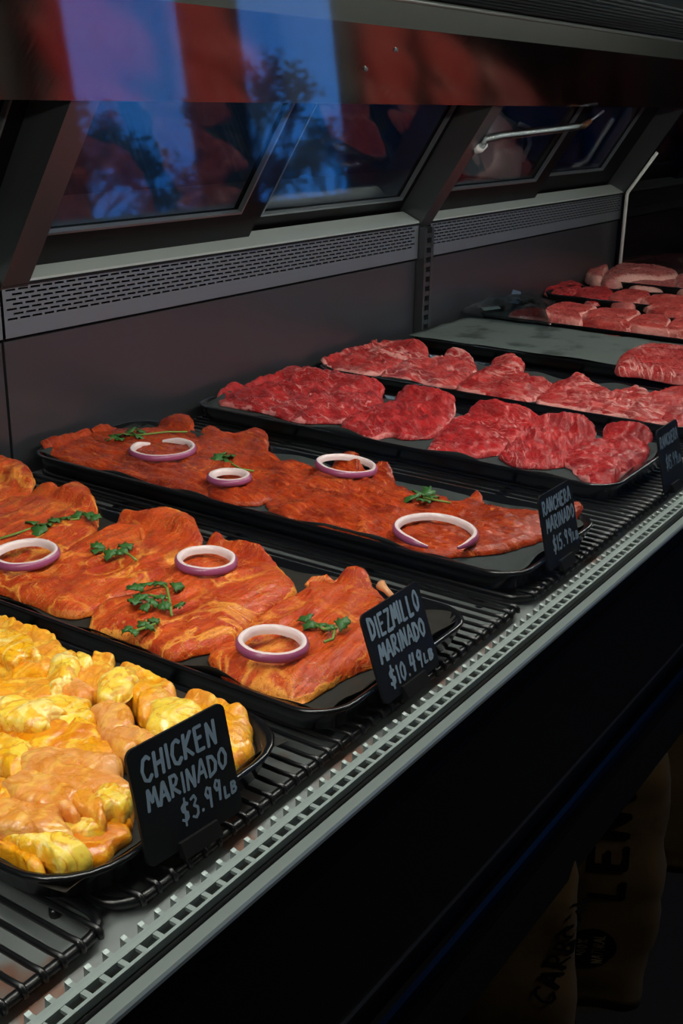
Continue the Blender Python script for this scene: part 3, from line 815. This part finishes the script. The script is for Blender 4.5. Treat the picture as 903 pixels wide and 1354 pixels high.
# chicken
G1 = 'marinated chicken pieces'
ck = [  # cx, cy, rx, ry, angle, base z, thickness, material, label
 (15,838,58,26,12,-.030,.11,'chicken_gold','golden chicken piece under the pale yellow fat flap at the upper left'),
 (14,852,34,17,8,.045,.045,'chicken_fat','pale yellow fat flap on the furthest back chicken piece'),
 (30,884,46,22,5,-.02,.095,'chicken_gold','orange-gold folded chicken piece by the left edge below the fat flap'),
 (62,868,34,24,30,-.02,.10,'chicken_gold','golden chicken piece between the fat flap and the cream knuckle end'),
 (82,893,17,33,38,-.01,.10,'chicken_fat','cream-yellow chicken end standing up near the tray rim'),
 (109,874,11,9,0,.00,.085,'chicken_fat','small round yellow nub at the far rim of the chicken tray'),
 (126,897,25,27,20,-.03,.115,'chicken_gold','smooth round golden chicken piece right of the small yellow nub'),
 (100,912,22,14,20,-.01,.08,'chicken_pink','pinkish chicken piece below the cream-yellow end'),
 (158,903,26,17,-25,.02,.08,'chicken_fat','ridged cream fat on chicken right of the smooth round piece'),
 (195,912,38,28,20,-.03,.12,'chicken_gold','golden chicken piece behind the card top, left of the long golden one'),
 (30,914,58,20,3,-.01,.085,'chicken_gold','flat golden chicken piece at the left edge above the pale fat'),
 (30,940,48,15,2,.02,.06,'chicken_fat','pale lumpy fat at the left edge in the middle of the pile'),
 (88,938,36,17,10,.00,.075,'chicken_fat','pale ragged fat in the middle of the chicken pile'),
 (62,964,74,26,4,-.03,.095,'chicken_glaze','broad orange glazed chicken piece across the middle of the pile'),
 (150,948,26,19,15,-.005,.085,'chicken_pink','fan-shaped pinkish chicken piece behind the card'),
 (168,974,36,18,20,-.01,.08,'chicken_pink','pink-gold chicken piece directly behind the upper left card corner'),
 (118,990,36,18,10,-.02,.08,'chicken_gold','golden chicken piece left of the card, above the big pink one'),
 (230,948,34,24,10,-.02,.09,'chicken_fat','yellow fatty chicken piece above the word CHICKEN'),
 (284,958,54,30,20,-.035,.11,'chicken_gold','long smooth golden chicken piece at the right end of the tray'),
 (296,992,34,18,-20,-.035,.085,'chicken_glaze','orange chicken piece behind the right edge of the card'),
 (240,995,40,24,0,-.035,.085,'chicken_pink','pink chicken piece mostly hidden behind the card'),
 (12,998,30,26,30,-.02,.09,'chicken_fat','pale chicken piece at the left edge beside the big pink one'),
 (98,1022,72,32,12,-.02,.115,'chicken_pink','big smooth pink chicken piece left of the CHICKEN MARINADO card'),
 (58,1046,46,24,18,.005,.085,'chicken_pink','curled pink chicken piece in front of the big smooth one'),
 (148,1058,26,17,0,.0,.07,'chicken_fat','bright yellow fat bit against the left edge of the card'),
 (118,1062,26,14,35,.005,.07,'chicken_gold','narrow golden chicken flap beside the bright yellow fat bit'),
 (10,1060,28,26,0,-.02,.085,'chicken_gold','golden chicken piece at the left edge below the pale piece'),
 (36,1086,60,22,8,-.01,.09,'chicken_pink','long pink chicken piece at the left edge near the front rim'),
 (110,1090,26,15,20,-.02,.07,'chicken_fat','yellow fat bits near the front rim of the tray'),
 (52,1113,58,19,22,-.02,.085,'chicken_fat','cream-coloured long chicken piece at the front rim'),
 (128,1110,40,22,-25,-.035,.06,'chicken_glaze','orange glazed scraps at the front right rim left of the card'),
 (150,1078,26,16,-20,-.035,.075,'chicken_glaze','brown-orange chicken scrap behind the lower card edge'),
 (14,1134,40,16,20,-.03,.075,'chicken_gold','orange chicken piece at the bottom left front rim'),
 (-50,860,50,30,10,-.03,.11,'chicken_gold','golden chicken piece cut off by the left edge, behind the flat golden piece'), (-55,920,55,30,5,-.03,.11,'chicken_gold','golden chicken piece cut off by the left edge, beside the pale lumpy fat'),
 (-60,985,60,34,8,-.03,.11,'chicken_pink','pink chicken piece cut off by the left edge, beside the broad orange glazed one'), (-60,1060,60,34,8,-.03,.10,'chicken_gold','golden chicken piece cut off by the left edge near the front rim'), (-40,815,50,24,8,-.03,.11,'chicken_gold','golden chicken piece at the left edge, furthest back of all in its tray'),
]
for i, (cx, cy, rx, ry, an, zb, th, mk, lb) in enumerate(ck):
    a = math.radians(an); px = []
    rnd = random.Random(i*7+1)
    for k in range(13):
        q = 2*math.pi*k/13; j = 1.16+rnd.uniform(-.24, .18)
        u, v = rx*math.cos(q)*j, ry*math.sin(q)*j
        px.append((cx+u*math.cos(a)-v*math.sin(a), cy+u*math.sin(a)+v*math.cos(a)))
    lump = .3 if mk == 'chicken_fat' else .10
    meat('chicken_piece', px, -.016+(zb+.035)*.62, th*.32, M[mk], lb, 'chicken', G1, a*.7, 100+i*2.3, 4.5, .006, .30, .03, lump, 90, 26, floor=-.019, tr='chicken', crease=.10, over=-.02)

# plastic wrap over the first chop
wr = MB(); nx, ny = 26, 16
cw = [PX(605,411,.03), PX(735,398,.03), PX(728,432,.03), PX(612,416,.03)]
wv, wf = [], []
for j in range(ny+1):
    for i in range(nx+1):
        u, v = i/nx, j/ny
        p = cw[0].lerp(cw[1], u).lerp(cw[3].lerp(cw[2], u), v)
        e = math.sin(math.pi*min(1, u*1.02))**.6*math.sin(math.pi*v)**.6 if 0 < u < 1 else 0
        w = 1-abs(noise.noise(Vector((u*7, v*5, 2))))*2+.5*noise.noise(Vector((u*18, v*14, 3)))
        wv.append((p.x, p.y, p.z+.004+e*(.035+.05*u)+.018*w*e+.003*w))
        if i < nx and j < ny:
            a = j*(nx+1)+i; wf.append((a, a+1, a+nx+2, a+nx+1))
wrap = mesh('plastic_wrap', wv, wf, M['wrap'], None, True)
wrap.modifiers.new('thickness', 'SOLIDIFY').thickness = .0004
tag(wrap, 'crumpled clear plastic wrap over the chop at the left end of its tray', 'plastic wrap')
stv = [PX(672,400,.06), PX(686,402,.06), PX(689,386,.10), PX(679,383,.10)]
st_ = mesh('sticker', [v for v in stv]+[v+Vector((.006,.006,0)) for v in stv], [(0,1,2,3),(7,6,5,4),(0,4,5,1),(1,5,6,2),(2,6,7,3),(3,7,4,0)], M['blue_tape'], wrap)
st2 = [PX(640,411,.045), PX(662,408,.045), PX(659,405.5,.045), PX(636,407,.045)]
mesh('paper_label', [v for v in st2]+[v+Vector((0,0,.003)) for v in st2], [(3,2,1,0),(4,5,6,7),(0,1,5,4),(1,2,6,5),(2,3,7,6),(3,0,4,7)], M['white_plastic'], wrap)

# ------------------------------------------------------------------ onion rings
def onion(px, py, w, z, label, gap=0., a0=0., tilt=(0, 0), spread=0., hgt=.016, thk=.0085):
    c = PX(px, py, z)
    depth = -(ROT.transposed() @ (c-Vector((0,0,1)))).z
    R = w/2*depth/F
    root = empty('onion_ring', c, label, 'onion ring', 'red onion rings on the marinated meat')
    n = 56; full = gap <= 0
    prof = [(-thk,0),(-thk*.9,hgt*.5),(-thk*.55,hgt),(0,hgt*1.06),(thk*.4,hgt)]
    vs_, fs_ = [], []; sv, sf = [], []
    outer = [(thk*.4,hgt),(thk*.85,hgt*.8),(thk*1.05,hgt*.4),(thk*.95,0),(thk*.4,-hgt*.08),(-thk*.4,-hgt*.08),(-thk,0)]
    m = n if full else n+1
    for i in range(m):
        t = i/n
        a = a0 + (2*math.pi-gap)*t
        rr = R*(1+spread*(t-.5)) + .0025*noise.noise(Vector((math.cos(a)*1.5+px, math.sin(a)*1.5, 1)))
        tp = 1. if full else min(1, .35+min(t, 1-t)*8)
        zz = tilt[0]*math.cos(a)*R+tilt[1]*math.sin(a)*R
        for d, h in prof: vs_.append(c+Vector((math.cos(a)*(rr+d*tp), math.sin(a)*(rr+d*tp), zz+h*tp)))
        for d, h in outer: sv.append(c+Vector((math.cos(a)*(rr+d*tp), math.sin(a)*(rr+d*tp), zz+h*tp)))
    for V, P, FF in ((vs_, len(prof), fs_), (sv, len(outer), sf)):
        for i in range(n):
            j = (i+1) % m
            for k in range(P-1): FF.append((i*P+k, j*P+k, j*P+k+1, i*P+k+1))
    mesh('flesh', vs_, fs_, M['onion_white'], root, True)
    mesh('skin', sv, sf, M['onion_skin'], root, True)
onion(34,737,80,0.022,'red onion ring at the left edge on the orange steaks', tilt=(.05,.0))
onion(273,745,73,0.024,'red onion ring in the middle of the orange steaks', tilt=(0,.05))
onion(360,855,86,0.024,'red onion ring nearest the $10.49 price card', tilt=(-.03,.04))
onion(213,597,82,0.010,'cut-open red onion ring at the back of the red marinated meat', .45, 1.15, (0,.0), .22)
onion(303,634,50,0.014,'smallest red onion ring, on the red marinated meat', thk=.0105)
onion(458,619,75,0.018,'unbroken red onion ring right of the smallest ring', tilt=(-.05,.08))
onion(575,706,104,0.012,'largest red onion ring, cut open, near the RANCHERA MARINADO card', .75, -2.05, (0,.05), -.06)

# ------------------------------------------------------------------ cilantro
LEAF = []
for k in range(25):
    a = math.radians(-150+300*k/24)
    lob = .55+.45*abs(math.cos(1.5*a*.9))+.10*math.cos(11*a)
    LEAF.append((lob*math.cos(a)*.9+.25, lob*math.sin(a)*.95))
LEAF.append((-.35, 0))
def cilantro(leaves, stems, z, label):
    c = PX(leaves[0][0], leaves[0][1], z)
    root = empty('cilantro_sprig', c, label, 'cilantro', 'cilantro sprigs on the marinated meat')
    for i, (px, py, sz, an) in enumerate(leaves):
        p = PX(px, py, z+.006)
        depth = -(ROT.transposed() @ (p-Vector((0,0,1)))).z
        s = sz*depth/F*.85; a = math.radians(an)
        tx, ty = random.Random(i*3+px).uniform(-.7, .7), random.Random(i*5+py).uniform(-.6, .6)
        top = [p+Vector((0,0,.010))]
        for u, v in LEAF:
            x, y = u*math.cos(a)-v*math.sin(a), u*math.sin(a)+v*math.cos(a)
            r2 = u*u+v*v
            top.append(p+Vector((x*s, y*s, .008+s*(tx*x+ty*y)*.6-.004*r2+.004*math.sin(7*v+u*5))))
        n = len(top)
        bot = [v-Vector((0,0,.0025)) for v in top]
        f = [(0, k, k % (n-1)+1) for k in range(1, n)]
        f2 = [(n, n+k % (n-1)+1, n+k) for k in range(1, n)]
        sd = [(k, n+k, n+k % (n-1)+1, k % (n-1)+1) for k in range(1, n)]
        mesh('leaf', top+bot, f+f2+sd, M['leaf'], root, True)
    for st in stems:
        pts = [PX(x, y, z+.008+.004*math.sin(k*1.3)) for k, (x, y) in enumerate(st)]
        MB().tube(pts, .0028, 6).build('stem', M['stem'], root, True)
cilantro([(52,702,15,200),(46,694,13,120),(60,697,13,30),(72,691,12,40),(86,688,12,30),(100,685,13,10),(116,684,13,-10),(124,687,10,-40)], [[(0,712),(20,706),(40,699),(58,695),(80,689),(105,686)]], 0.010, 'long cilantro sprig with trailing stem by the left edge')
cilantro([(132,724,13,160),(128,731,11,220),(146,733,12,200),(166,725,15,20),(158,732,12,-60)], [[(180,741),(172,734),(162,729),(146,733),(133,727)]], 0.012, 'small cilantro sprig on the large steak left of the middle onion ring')
cilantro([(182,779,16,150),(196,776,16,80),(212,775,13,60),(186,792,15,190),(178,798,13,230),(200,797,14,250),(211,793,12,10),(232,778,13,-20),(216,803,12,-80),(236,804,11,-10),(192,805,11,240)], [[(212,770),(221,778),(224,792),(227,814)],[(224,792),(212,789),(196,787)]], 0.016, 'biggest cilantro sprig, spread in the middle of the orange steaks')
cilantro([(170,834,10,160),(177,838,10,240),(190,829,12,60),(203,824,12,20),(196,832,9,-50)], [[(172,836),(186,832),(205,825)]], 0.012, 'small dark cilantro sprig below the biggest sprig')
cilantro([(407,820,15,110),(412,828,13,160),(424,830,13,-30),(450,828,15,-30),(434,833,10,-70)], [[(412,824),(428,832),(446,830)],[(442,834),(440,845),(428,849)]], 0.018, 'cilantro sprig beside the onion ring nearest the $10.49 card')
cilantro([(150,579,13,170),(163,577,14,200),(173,572,13,90),(181,578,12,-20),(187,573,9,30),(158,583,10,250)], [[(168,576),(195,574),(220,571),(248,571)]], 0.004, 'cilantro sprig with straight stem at the back of the red marinated meat')
cilantro([(289,606,12,170),(294,603,11,100),(302,606,13,30),(300,612,11,-40)], [[(298,606),(308,614),(318,620),(336,623)]], 0.008, 'cilantro sprig above the smallest onion ring')
cilantro([(544,660,14,180),(556,656,13,90),(566,654,14,40),(570,660,12,-30),(558,664,13,-90)], [[(560,658),(574,661),(596,665)]], 0.006, 'cilantro sprig above the largest cut-open onion ring')

# ------------------------------------------------------------------ price cards with chalk lettering
GL = {
 'A': [[(0,0),(.45,1),(.55,1),(.9,0)],[(.15,.38),(.78,.38)]],
 'B': [[(.1,0),(.1,1)],[(.1,1),(.6,.95),(.7,.78),(.55,.58),(.1,.52)],[(.1,.52),(.65,.48),(.82,.28),(.65,.05),(.1,0)]],
 'C': [[(.85,.85),(.6,1),(.25,.9),(.05,.5),(.2,.1),(.55,0),(.85,.18)]],
 'D': [[(.1,0),(.1,1)],[(.05,1),(.55,.92),(.85,.55),(.7,.15),(.05,0)]],
 'E': [[(.75,1),(.1,1),(.1,0),(.78,0)],[(.1,.52),(.62,.54)]],
 'H': [[(.1,0),(.1,1)],[(.8,0),(.8,1)],[(.1,.48),(.8,.54)]],
 'I': [[(.4,0),(.4,1)]],
 'K': [[(.1,0),(.1,1)],[(.8,1),(.12,.45),(.85,0)]],
 'L': [[(.15,1),(.1,0),(.72,.02)]],
 'M': [[(.0,0),(.15,1),(.48,.35),(.8,1),(.95,0)]],
 'N': [[(.08,0),(.1,1),(.78,0),(.82,1)]],
 'O': [[(.45,1),(.12,.8),(.06,.4),(.35,0),(.72,.15),(.85,.6),(.6,.95),(.42,1)]],
 'Q': [[(.45,1),(.12,.8),(.06,.4),(.35,0),(.72,.15),(.85,.6),(.6,.95),(.42,1)],[(.5,.3),(.9,-.05)]],
 'R': [[(.1,0),(.12,1)],[(.05,1),(.6,.98),(.75,.75),(.55,.52),(.12,.48),(.85,0)]],
 'S': [[(.8,.88),(.5,1),(.15,.85),(.2,.6),(.7,.42),(.78,.15),(.45,0),(.08,.12)]],
 'T': [[(.0,1),(.9,1)],[(.45,1),(.45,0)]],
 'U': [[(.08,1),(.1,.3),(.4,0),(.75,.25),(.8,1)]],
 'Z': [[(.05,1),(.8,1),(.05,0),(.85,0)]],
 '\u00d1': [[(.08,0),(.1,1),(.78,0),(.82,1)],[(.15,1.16),(.35,1.26),(.6,1.14),(.8,1.24)]],
 '$': [[(.8,.8),(.5,.92),(.15,.78),(.25,.55),(.7,.42),(.72,.18),(.4,.08),(.05,.2)],[(.5,1.15),(.4,-.15)]],
 '0': [[(.45,1),(.15,.75),(.12,.3),(.4,0),(.7,.25),(.75,.7),(.5,1)]],
 '1': [[(.25,.85),(.48,1),(.45,0)]],
 '3': [[(.1,.9),(.5,1),(.7,.78),(.35,.55),(.75,.38),(.7,.1),(.4,-.05),(.05,.08)]],
 '4': [[(.2,1),(.12,.45),(.8,.5)],[(.68,1),(.6,0)]],
 '5': [[(.8,1),(.25,1),(.18,.58),(.6,.6),(.75,.32),(.5,.02),(.1,.05)]],
 '9': [[(.72,.85),(.4,1),(.15,.75),(.35,.5),(.7,.62),(.74,.9),(.62,0)]],
 '.': [[(.35,.0),(.45,.06)]],
 '%': [[(.1,0),(.8,1)],[(.2,.95),(.1,.8),(.25,.68),(.35,.82),(.2,.95)],[(.7,.3),(.6,.15),(.75,.02),(.85,.15),(.7,.3)]],
}
def ribbons(text, x0, y0, w, h, lw, seed=0, wob=.06, small=None):
    rnd = random.Random(seed); n = len(text)
    ws = [.45 if ch in '.I1' else 1. for ch in text]
    if small: ws = [.75 if i >= small else k for i, k in enumerate(ws)]
    tot = sum(ws); x = x0; V, FF = [], []
    for i, ch in enumerate(text):
        cw = w*ws[i]/tot
        sc = .52 if (small and i >= small) else 1.
        dy = rnd.uniform(-wob, wob)*h
        sk = .08+rnd.uniform(-.06, .06)
        for st in GL.get(ch, []):
            pts = [(x+cw*(.06+.86*(u+sk*(v-.5))), y0+dy+h*v*sc) for u, v in st]
            if len(pts) > 3:
                cl = catmull([Vector(p) for p in pts], 3)[:-3] if False else [Vector(p) for p in pts]
            else: cl = [Vector(p) for p in pts]
            for a, b in zip(cl[:-1], cl[1:]):
                d = (b-a).normalized(); nn = Vector((-d.y, d.x)); q = lw/2*rnd.uniform(.8, 1.15)
                a2, b2 = a-d*q*.6, b+d*q*.6
                k = len(V)
                V += [a2-nn*q*.6, a2+nn*q*.6, a+nn*q, b+nn*q, b2+nn*q*.6, b2-nn*q*.6, b-nn*q, a-nn*q]
                FF.append(tuple(range(k, k+8))[::-1])
        x += cw
    return V, FF
def card(base, w, h, yaw, lean, lines, label):
    root = empty('price_card', base, label, 'price card', 'black price cards with chalk lettering')
    R3 = Matrix.Rotation(yaw, 3, 'Z') @ Matrix.Rotation(-lean, 3, 'X')
    def W(x, y, o): return Vector(base) + R3 @ Vector((x, -o, y))
    out = rounded_rect(0, w, 0, h, .014, 5); n = len(out)
    vs_ = [W(x, y, .0) for x, y in out]+[W(x, y, -.005) for x, y in out]
    fs_ = [tuple(range(n)), tuple(range(n, 2*n))[::-1]]+[(i, i+n, (i+1)%n+n, (i+1)%n) for i in range(n)]
    fix_normals(mesh('card', vs_, fs_, M['card'], root))
    for i, (tx, x0, y0, ww, hh, lw, small) in enumerate(lines):
        V, FF = ribbons(tx, x0*w, y0*h, ww*w, hh*h, lw, i*9+len(label), .06, small)
        vv = [W(p.x, p.y, .0007+.00002*(k//8)) for k, p in enumerate(V)]
        mesh('lettering', vv, FF, M['chalk'], root)
    f = MB()
    f.hexa([W(w*.3,-.012,.012),W(w*.7,-.012,.012),W(w*.7,-.012,-.03),W(w*.3,-.012,-.03),W(w*.3,.012,.006),W(w*.7,.012,.006),W(w*.7,.012,-.014),W(w*.3,.012,-.014)])
    f.build('card_clip', M['black_matte'], root)
card((.972,.962,-.028), .192, .178, math.radians(-5), math.radians(13),
     [('CHICKEN',.10,.70,.78,.20,.0062,None),('MARINADO',.10,.45,.84,.17,.0056,None),('$3.99LB',.38,.20,.60,.18,.0048,5)], 'black price card reading CHICKEN MARINADO $3.99LB')
card((1.560,.936,-.028), .200, .172, math.radians(0), math.radians(20),
     [('DIEZMILLO',.06,.70,.88,.22,.0068,None),('MARINADO',.12,.42,.80,.19,.0070,None),('$10.49LB',.16,.12,.78,.19,.0062,6)], 'black price card reading DIEZMILLO MARINADO $10.49LB')
card((2.312,.955,-.028), .178, .180, math.radians(-1), math.radians(14),
     [('RANCHERA',.06,.74,.86,.17,.0062,None),('MARINADO',.10,.50,.86,.17,.0062,None),('$15.99LB',.20,.20,.78,.19,.0062,6)], 'black price card reading RANCHERA MARINADO $15.99LB')
card((3.035,.930,-.028), .170, .180, math.radians(0), math.radians(14),
     [('RANCHERA',.06,.70,.86,.17,.0058,None),('$15.99LB',.22,.32,.72,.20,.0058,6)], 'black price card reading only RANCHERA $15.99LB')

# ------------------------------------------------------------------ charcoal sacks on the floor
def sack(face, hw, hd, rz, z1, label, words, lean=0., circle=None):
    n_ = Vector((math.sin(rz), -math.cos(rz)))               # where the printed face looks
    fx_, fy_ = face[0]-n_.x*hd, face[1]-n_.y*hd
    x0, x1, y0, y1 = fx_-hw, fx_+hw, fy_-hd, fy_+hd
    root = empty('paper_sack', (fx_, fy_, FL), label, 'sack', 'brown paper sacks under the case front')
    nz, nr = 26, 40; vs_, fs_ = [], []
    cx, cy = (x0+x1)/2, (y0+y1)/2; hx, hy = (x1-x0)/2, (y1-y0)/2
    def rad(ang, t):
        c, s = math.cos(ang), math.sin(ang); e = .45
        bulge = (.86+.18*math.sin(math.pi*min(1, t*1.05+.05)))
        fx = hx*bulge; fy = hy*bulge*(1 if t < .8 else max(.12, 1-(t-.8)*4.4))
        x = fx*math.copysign(abs(c)**e, c); y = fy*math.copysign(abs(s)**e, s)
        w = .02*noise.noise(Vector((x*4, y*4, t*7+x0)))+.008*noise.noise(Vector((x*14, y*14, t*22)))
        return x*(1+w/hx), y*(1+w/hy)
    for k in range(nz+1):
        t = k/nz
        for i in range(nr):
            x, y = rad(2*math.pi*i/nr, t)
            vs_.append((cx+x+lean*t, cy+y, FL+.001+(z1-FL)*t))
    for k in range(nz):
        for i in range(nr):
            fs_.append((k*nr+i, k*nr+(i+1)%nr, (k+1)*nr+(i+1)%nr, (k+1)*nr+i))
    fs_.append(tuple(range(nr))[::-1]); fs_.append(tuple(nz*nr+i for i in range(nr)))
    root.rotation_euler.z = rz
    body = mesh('sack_body', vs_, fs_, M['sack'], root, True)
    def surf(u, v):                          # u along x, v up, on the bulged front
        t = (v-FL)/(z1-FL); best = None
        y = cy-hy
        for i in range(200):
            a = math.pi+math.pi*i/200
            xx, yy = rad(a, t)
            d = abs(cx+xx+lean*t-u)
            if best is None or d < best: best = d; y = cy+yy
        return y-.006
    for tx, u0, v0, ww, hh, ang, lw, mk in words:
        V, FF = ribbons(tx, 0, 0, ww, hh, lw, 3, .02)
        ca, sa = math.cos(ang), math.sin(ang); vv = []
        for p in V:
            u, v = cx+u0+p.x*ca-p.y*sa, v0+p.x*sa+p.y*ca
            vv.append((u, surf(u, v)-(.004 if mk == 'print_pale' else 0), v))
        mesh('printed_word', vv, FF, M[mk], body)
    if circle:
        u0, v0, r = circle; u0 += cx; vv = []; n = 28
        vv.append((u0, surf(u0, v0)-.001, v0))
        for k in range(n):
            a = 2*math.pi*k/n; u, v = u0+r*math.cos(a), v0+r*math.sin(a); vv.append((u, surf(u, v)-.001, v))
        mesh('printed_disc', vv, [(0, k+1, (k+1)%n+1) for k in range(n)], M['print'], body)
hp = math.pi/2
RS = math.radians(-62)
c1_, c2_, c3_ = PY(684, 1290, .86), PY(800, 1250, .89), PY(886, 1090, .95)
sack(c1_, .15, .10, RS, -.62, 'brown paper sack with slanted lettering, nearest the bottom edge', [('CARBON',.085,-1.06,.27,.052,1.25,.008,'print'),('MESQUITE',.0,-1.40,.30,.06,1.0,.009,'print')])
sack(c2_, .155, .11, RS, -.62, 'brown paper sack with black round NATURAL emblem and big upright lettering', [('LE\u00d1O',.03,-1.27,.44,.10,hp,.022,'print'),('100%',-.055,-1.485,.07,.03,hp,.005,'print_pale'),('NATURAL',-.005,-1.51,.12,.032,hp,.005,'print_pale')], 0., (-.04,-1.45,.075))
sack(c3_, .15, .11, RS, -.66, 'plain brown paper sack at the right edge behind the lettered sacks', [])

# ------------------------------------------------------------------ staff side behind the doors
ct = empty('prep_counter', (5.0, 3.6, FL), 'dark prep counter behind the rear doors', 'counter')
MB().box(-1, 9, 3.1, 4.2, .50, .55).build('worktop', M['steel'], ct)
MB().box(-.9, 8.9, 3.2, 4.1, FL, .50).build('cabinet_body', M['black_matte'], ct)
def lathe(prof, c, n=24, sq=1.):
    vs_, fs_ = [], []
    for r, z in prof:
        for i in range(n):
            a = 2*math.pi*i/n; cc_, ss = math.cos(a), math.sin(a)
            vs_.append((c[0]+r*math.copysign(abs(cc_)**sq, cc_), c[1]+r*math.copysign(abs(ss)**sq, ss), c[2]+z))
    for k in range(len(prof)-1):
        for i in range(n): fs_.append((k*n+i, k*n+(i+1)%n, (k+1)*n+(i+1)%n, (k+1)*n+i))
    fs_.append(tuple(range(n))[::-1]); fs_.append(tuple((len(prof)-1)*n+i for i in range(n)))
    return vs_, fs_
jc = PY(652, 200, 3.4); jc.z = .551
jr = empty('plastic_jug', jc, 'pale plastic jug seen through the rear door right of the middle post', 'jug')
v_, f_ = lathe([(.16,0),(.17,.02),(.17,.22),(.16,.27),(.12,.33),(.06,.37),(.05,.40)], jc, 24, .7)
mesh('jug_body', v_, f_, M['jug'], jr, True)
v_, f_ = lathe([(.055,.40),(.058,.44),(.05,.45)], jc, 16)
mesh('jug_lid', v_, f_, M['white_plastic'], jr, True)
MB().tube([(jc.x+.10,jc.y-.12,jc.z+.32),(jc.x+.17,jc.y-.15,jc.z+.30),(jc.x+.19,jc.y-.16,jc.z+.2),(jc.x+.15,jc.y-.13,jc.z+.1)], .016, 8).build('jug_handle', M['jug'], jr, True)
cl_ = empty('staff_fill_lamp', (4.0, 4.3, CE-.12), 'flat fill lamp added over the staff side', 'fill lamp')  # invented fill lamp, brightens what shows through the rear doors
MB().box(3.0, 5.0, 4.15, 4.45, CE-.06, CE).build('fill_housing', M['black_frame'], cl_)
MB().box(3.05, 4.95, 4.18, 4.42, CE-.075, CE-.06).build('lamp_diffuser', M['lamp'], cl_)
ld = bpy.data.lights.new('staff_fill_light', 'AREA'); ld.shape = 'RECTANGLE'; ld.size = 1.9*S; ld.size_y = .24*S
ld.energy = STAFF_FILL_POWER; ld.color = (.8, .9, 1.)
lo = bpy.data.objects.new('staff_fill_light', ld); col.objects.link(lo); lo.location = Vector((4.0, 4.3, CE-.09))*S

sl_ = empty('shop_fill_lamp', (3.0, -2.4, CE-.12), 'flat fill lamp added over the customer side', 'fill lamp')  # added out of view for warm ambient light on case front and sacks
MB().box(2.0, 4.0, -2.7, -2.1, CE-.06, CE).build('fill_housing', M['black_frame'], sl_)
MB().box(2.05, 3.95, -2.65, -2.15, CE-.075, CE-.06).build('lamp_diffuser', M['lamp'], sl_)
ld = bpy.data.lights.new('shop_fill_light', 'AREA'); ld.shape = 'RECTANGLE'; ld.size = 1.9*S; ld.size_y = .5*S
ld.energy = SHOP_FILL_POWER; ld.color = (1., .93, .82)
lo = bpy.data.objects.new('shop_fill_light', ld); col.objects.link(lo); lo.location = Vector((3.0, -2.4, CE-.09))*S

# ------------------------------------------------------------------ trees outside the windows
def tree(x, y, h, seed, label):
    root = empty('street_tree', (x, y, FL-.12), label, 'tree', 'trees outside the storefront')
    rnd = random.Random(seed); br = MB(); tips = []
    def grow(p, d, L, r, lv):
        q = p+d*L; mid = p.lerp(q, .5)+Vector((rnd.uniform(-.05,.05), rnd.uniform(-.05,.05), 0))*L
        br.tube([p, mid, q], [r, r*.85, r*.65], 5 if lv else 8)
        if lv >= 4: tips.append(q); return
        for k in range(3 if lv else 4):
            nd = (d+Vector((rnd.uniform(-1,1), rnd.uniform(-1,1), rnd.uniform(-.15,.7)))*.75).normalized()
            grow(q, nd, L*rnd.uniform(.6,.8), r*.58, lv+1)
    grow(Vector((x, y, FL-.12)), Vector((0,0,1)), h*.32, h*.022, 0)
    br.build('trunk', M['bark'], root, True)
    lv = MB()
    for t in tips:
        for k in range(9):
            c = t+Vector((rnd.gauss(0,.12), rnd.gauss(0,.12), rnd.gauss(0,.12))); s = rnd.uniform(.04,.11)
            a = Vector((rnd.uniform(-1,1), rnd.uniform(-1,1), rnd.uniform(-1,1))).normalized(); b = a.orthogonal().normalized()
            lv.add([c+a*s, c+b*s*.6, c-a*s, c-b*s*.6], [(0,1,2,3)])
    o = mesh('foliage', lv.v, lv.f, M['foliage'], root); o['kind'] = 'stuff'
tree(15.5, -15, 6.2, 3, 'sparse tree outside, reflected in the left blue window')
tree(22.0, -16, 6.8, 8, 'sparse tree outside, reflected in the right blue window')
tree(19.0, -19, 5.6, 12, 'sparse tree outside, further back between the two others')
tree(13.4, -13, 4.6, 21, 'low tree outside, left of the one reflected in the left blue window')
tree(17.6, -13.5, 4.4, 27, 'low tree outside, in front of the tree reflected in the left blue window')
tree(24.5, -15, 5.0, 33, 'low tree outside, right of the one reflected in the right blue window')
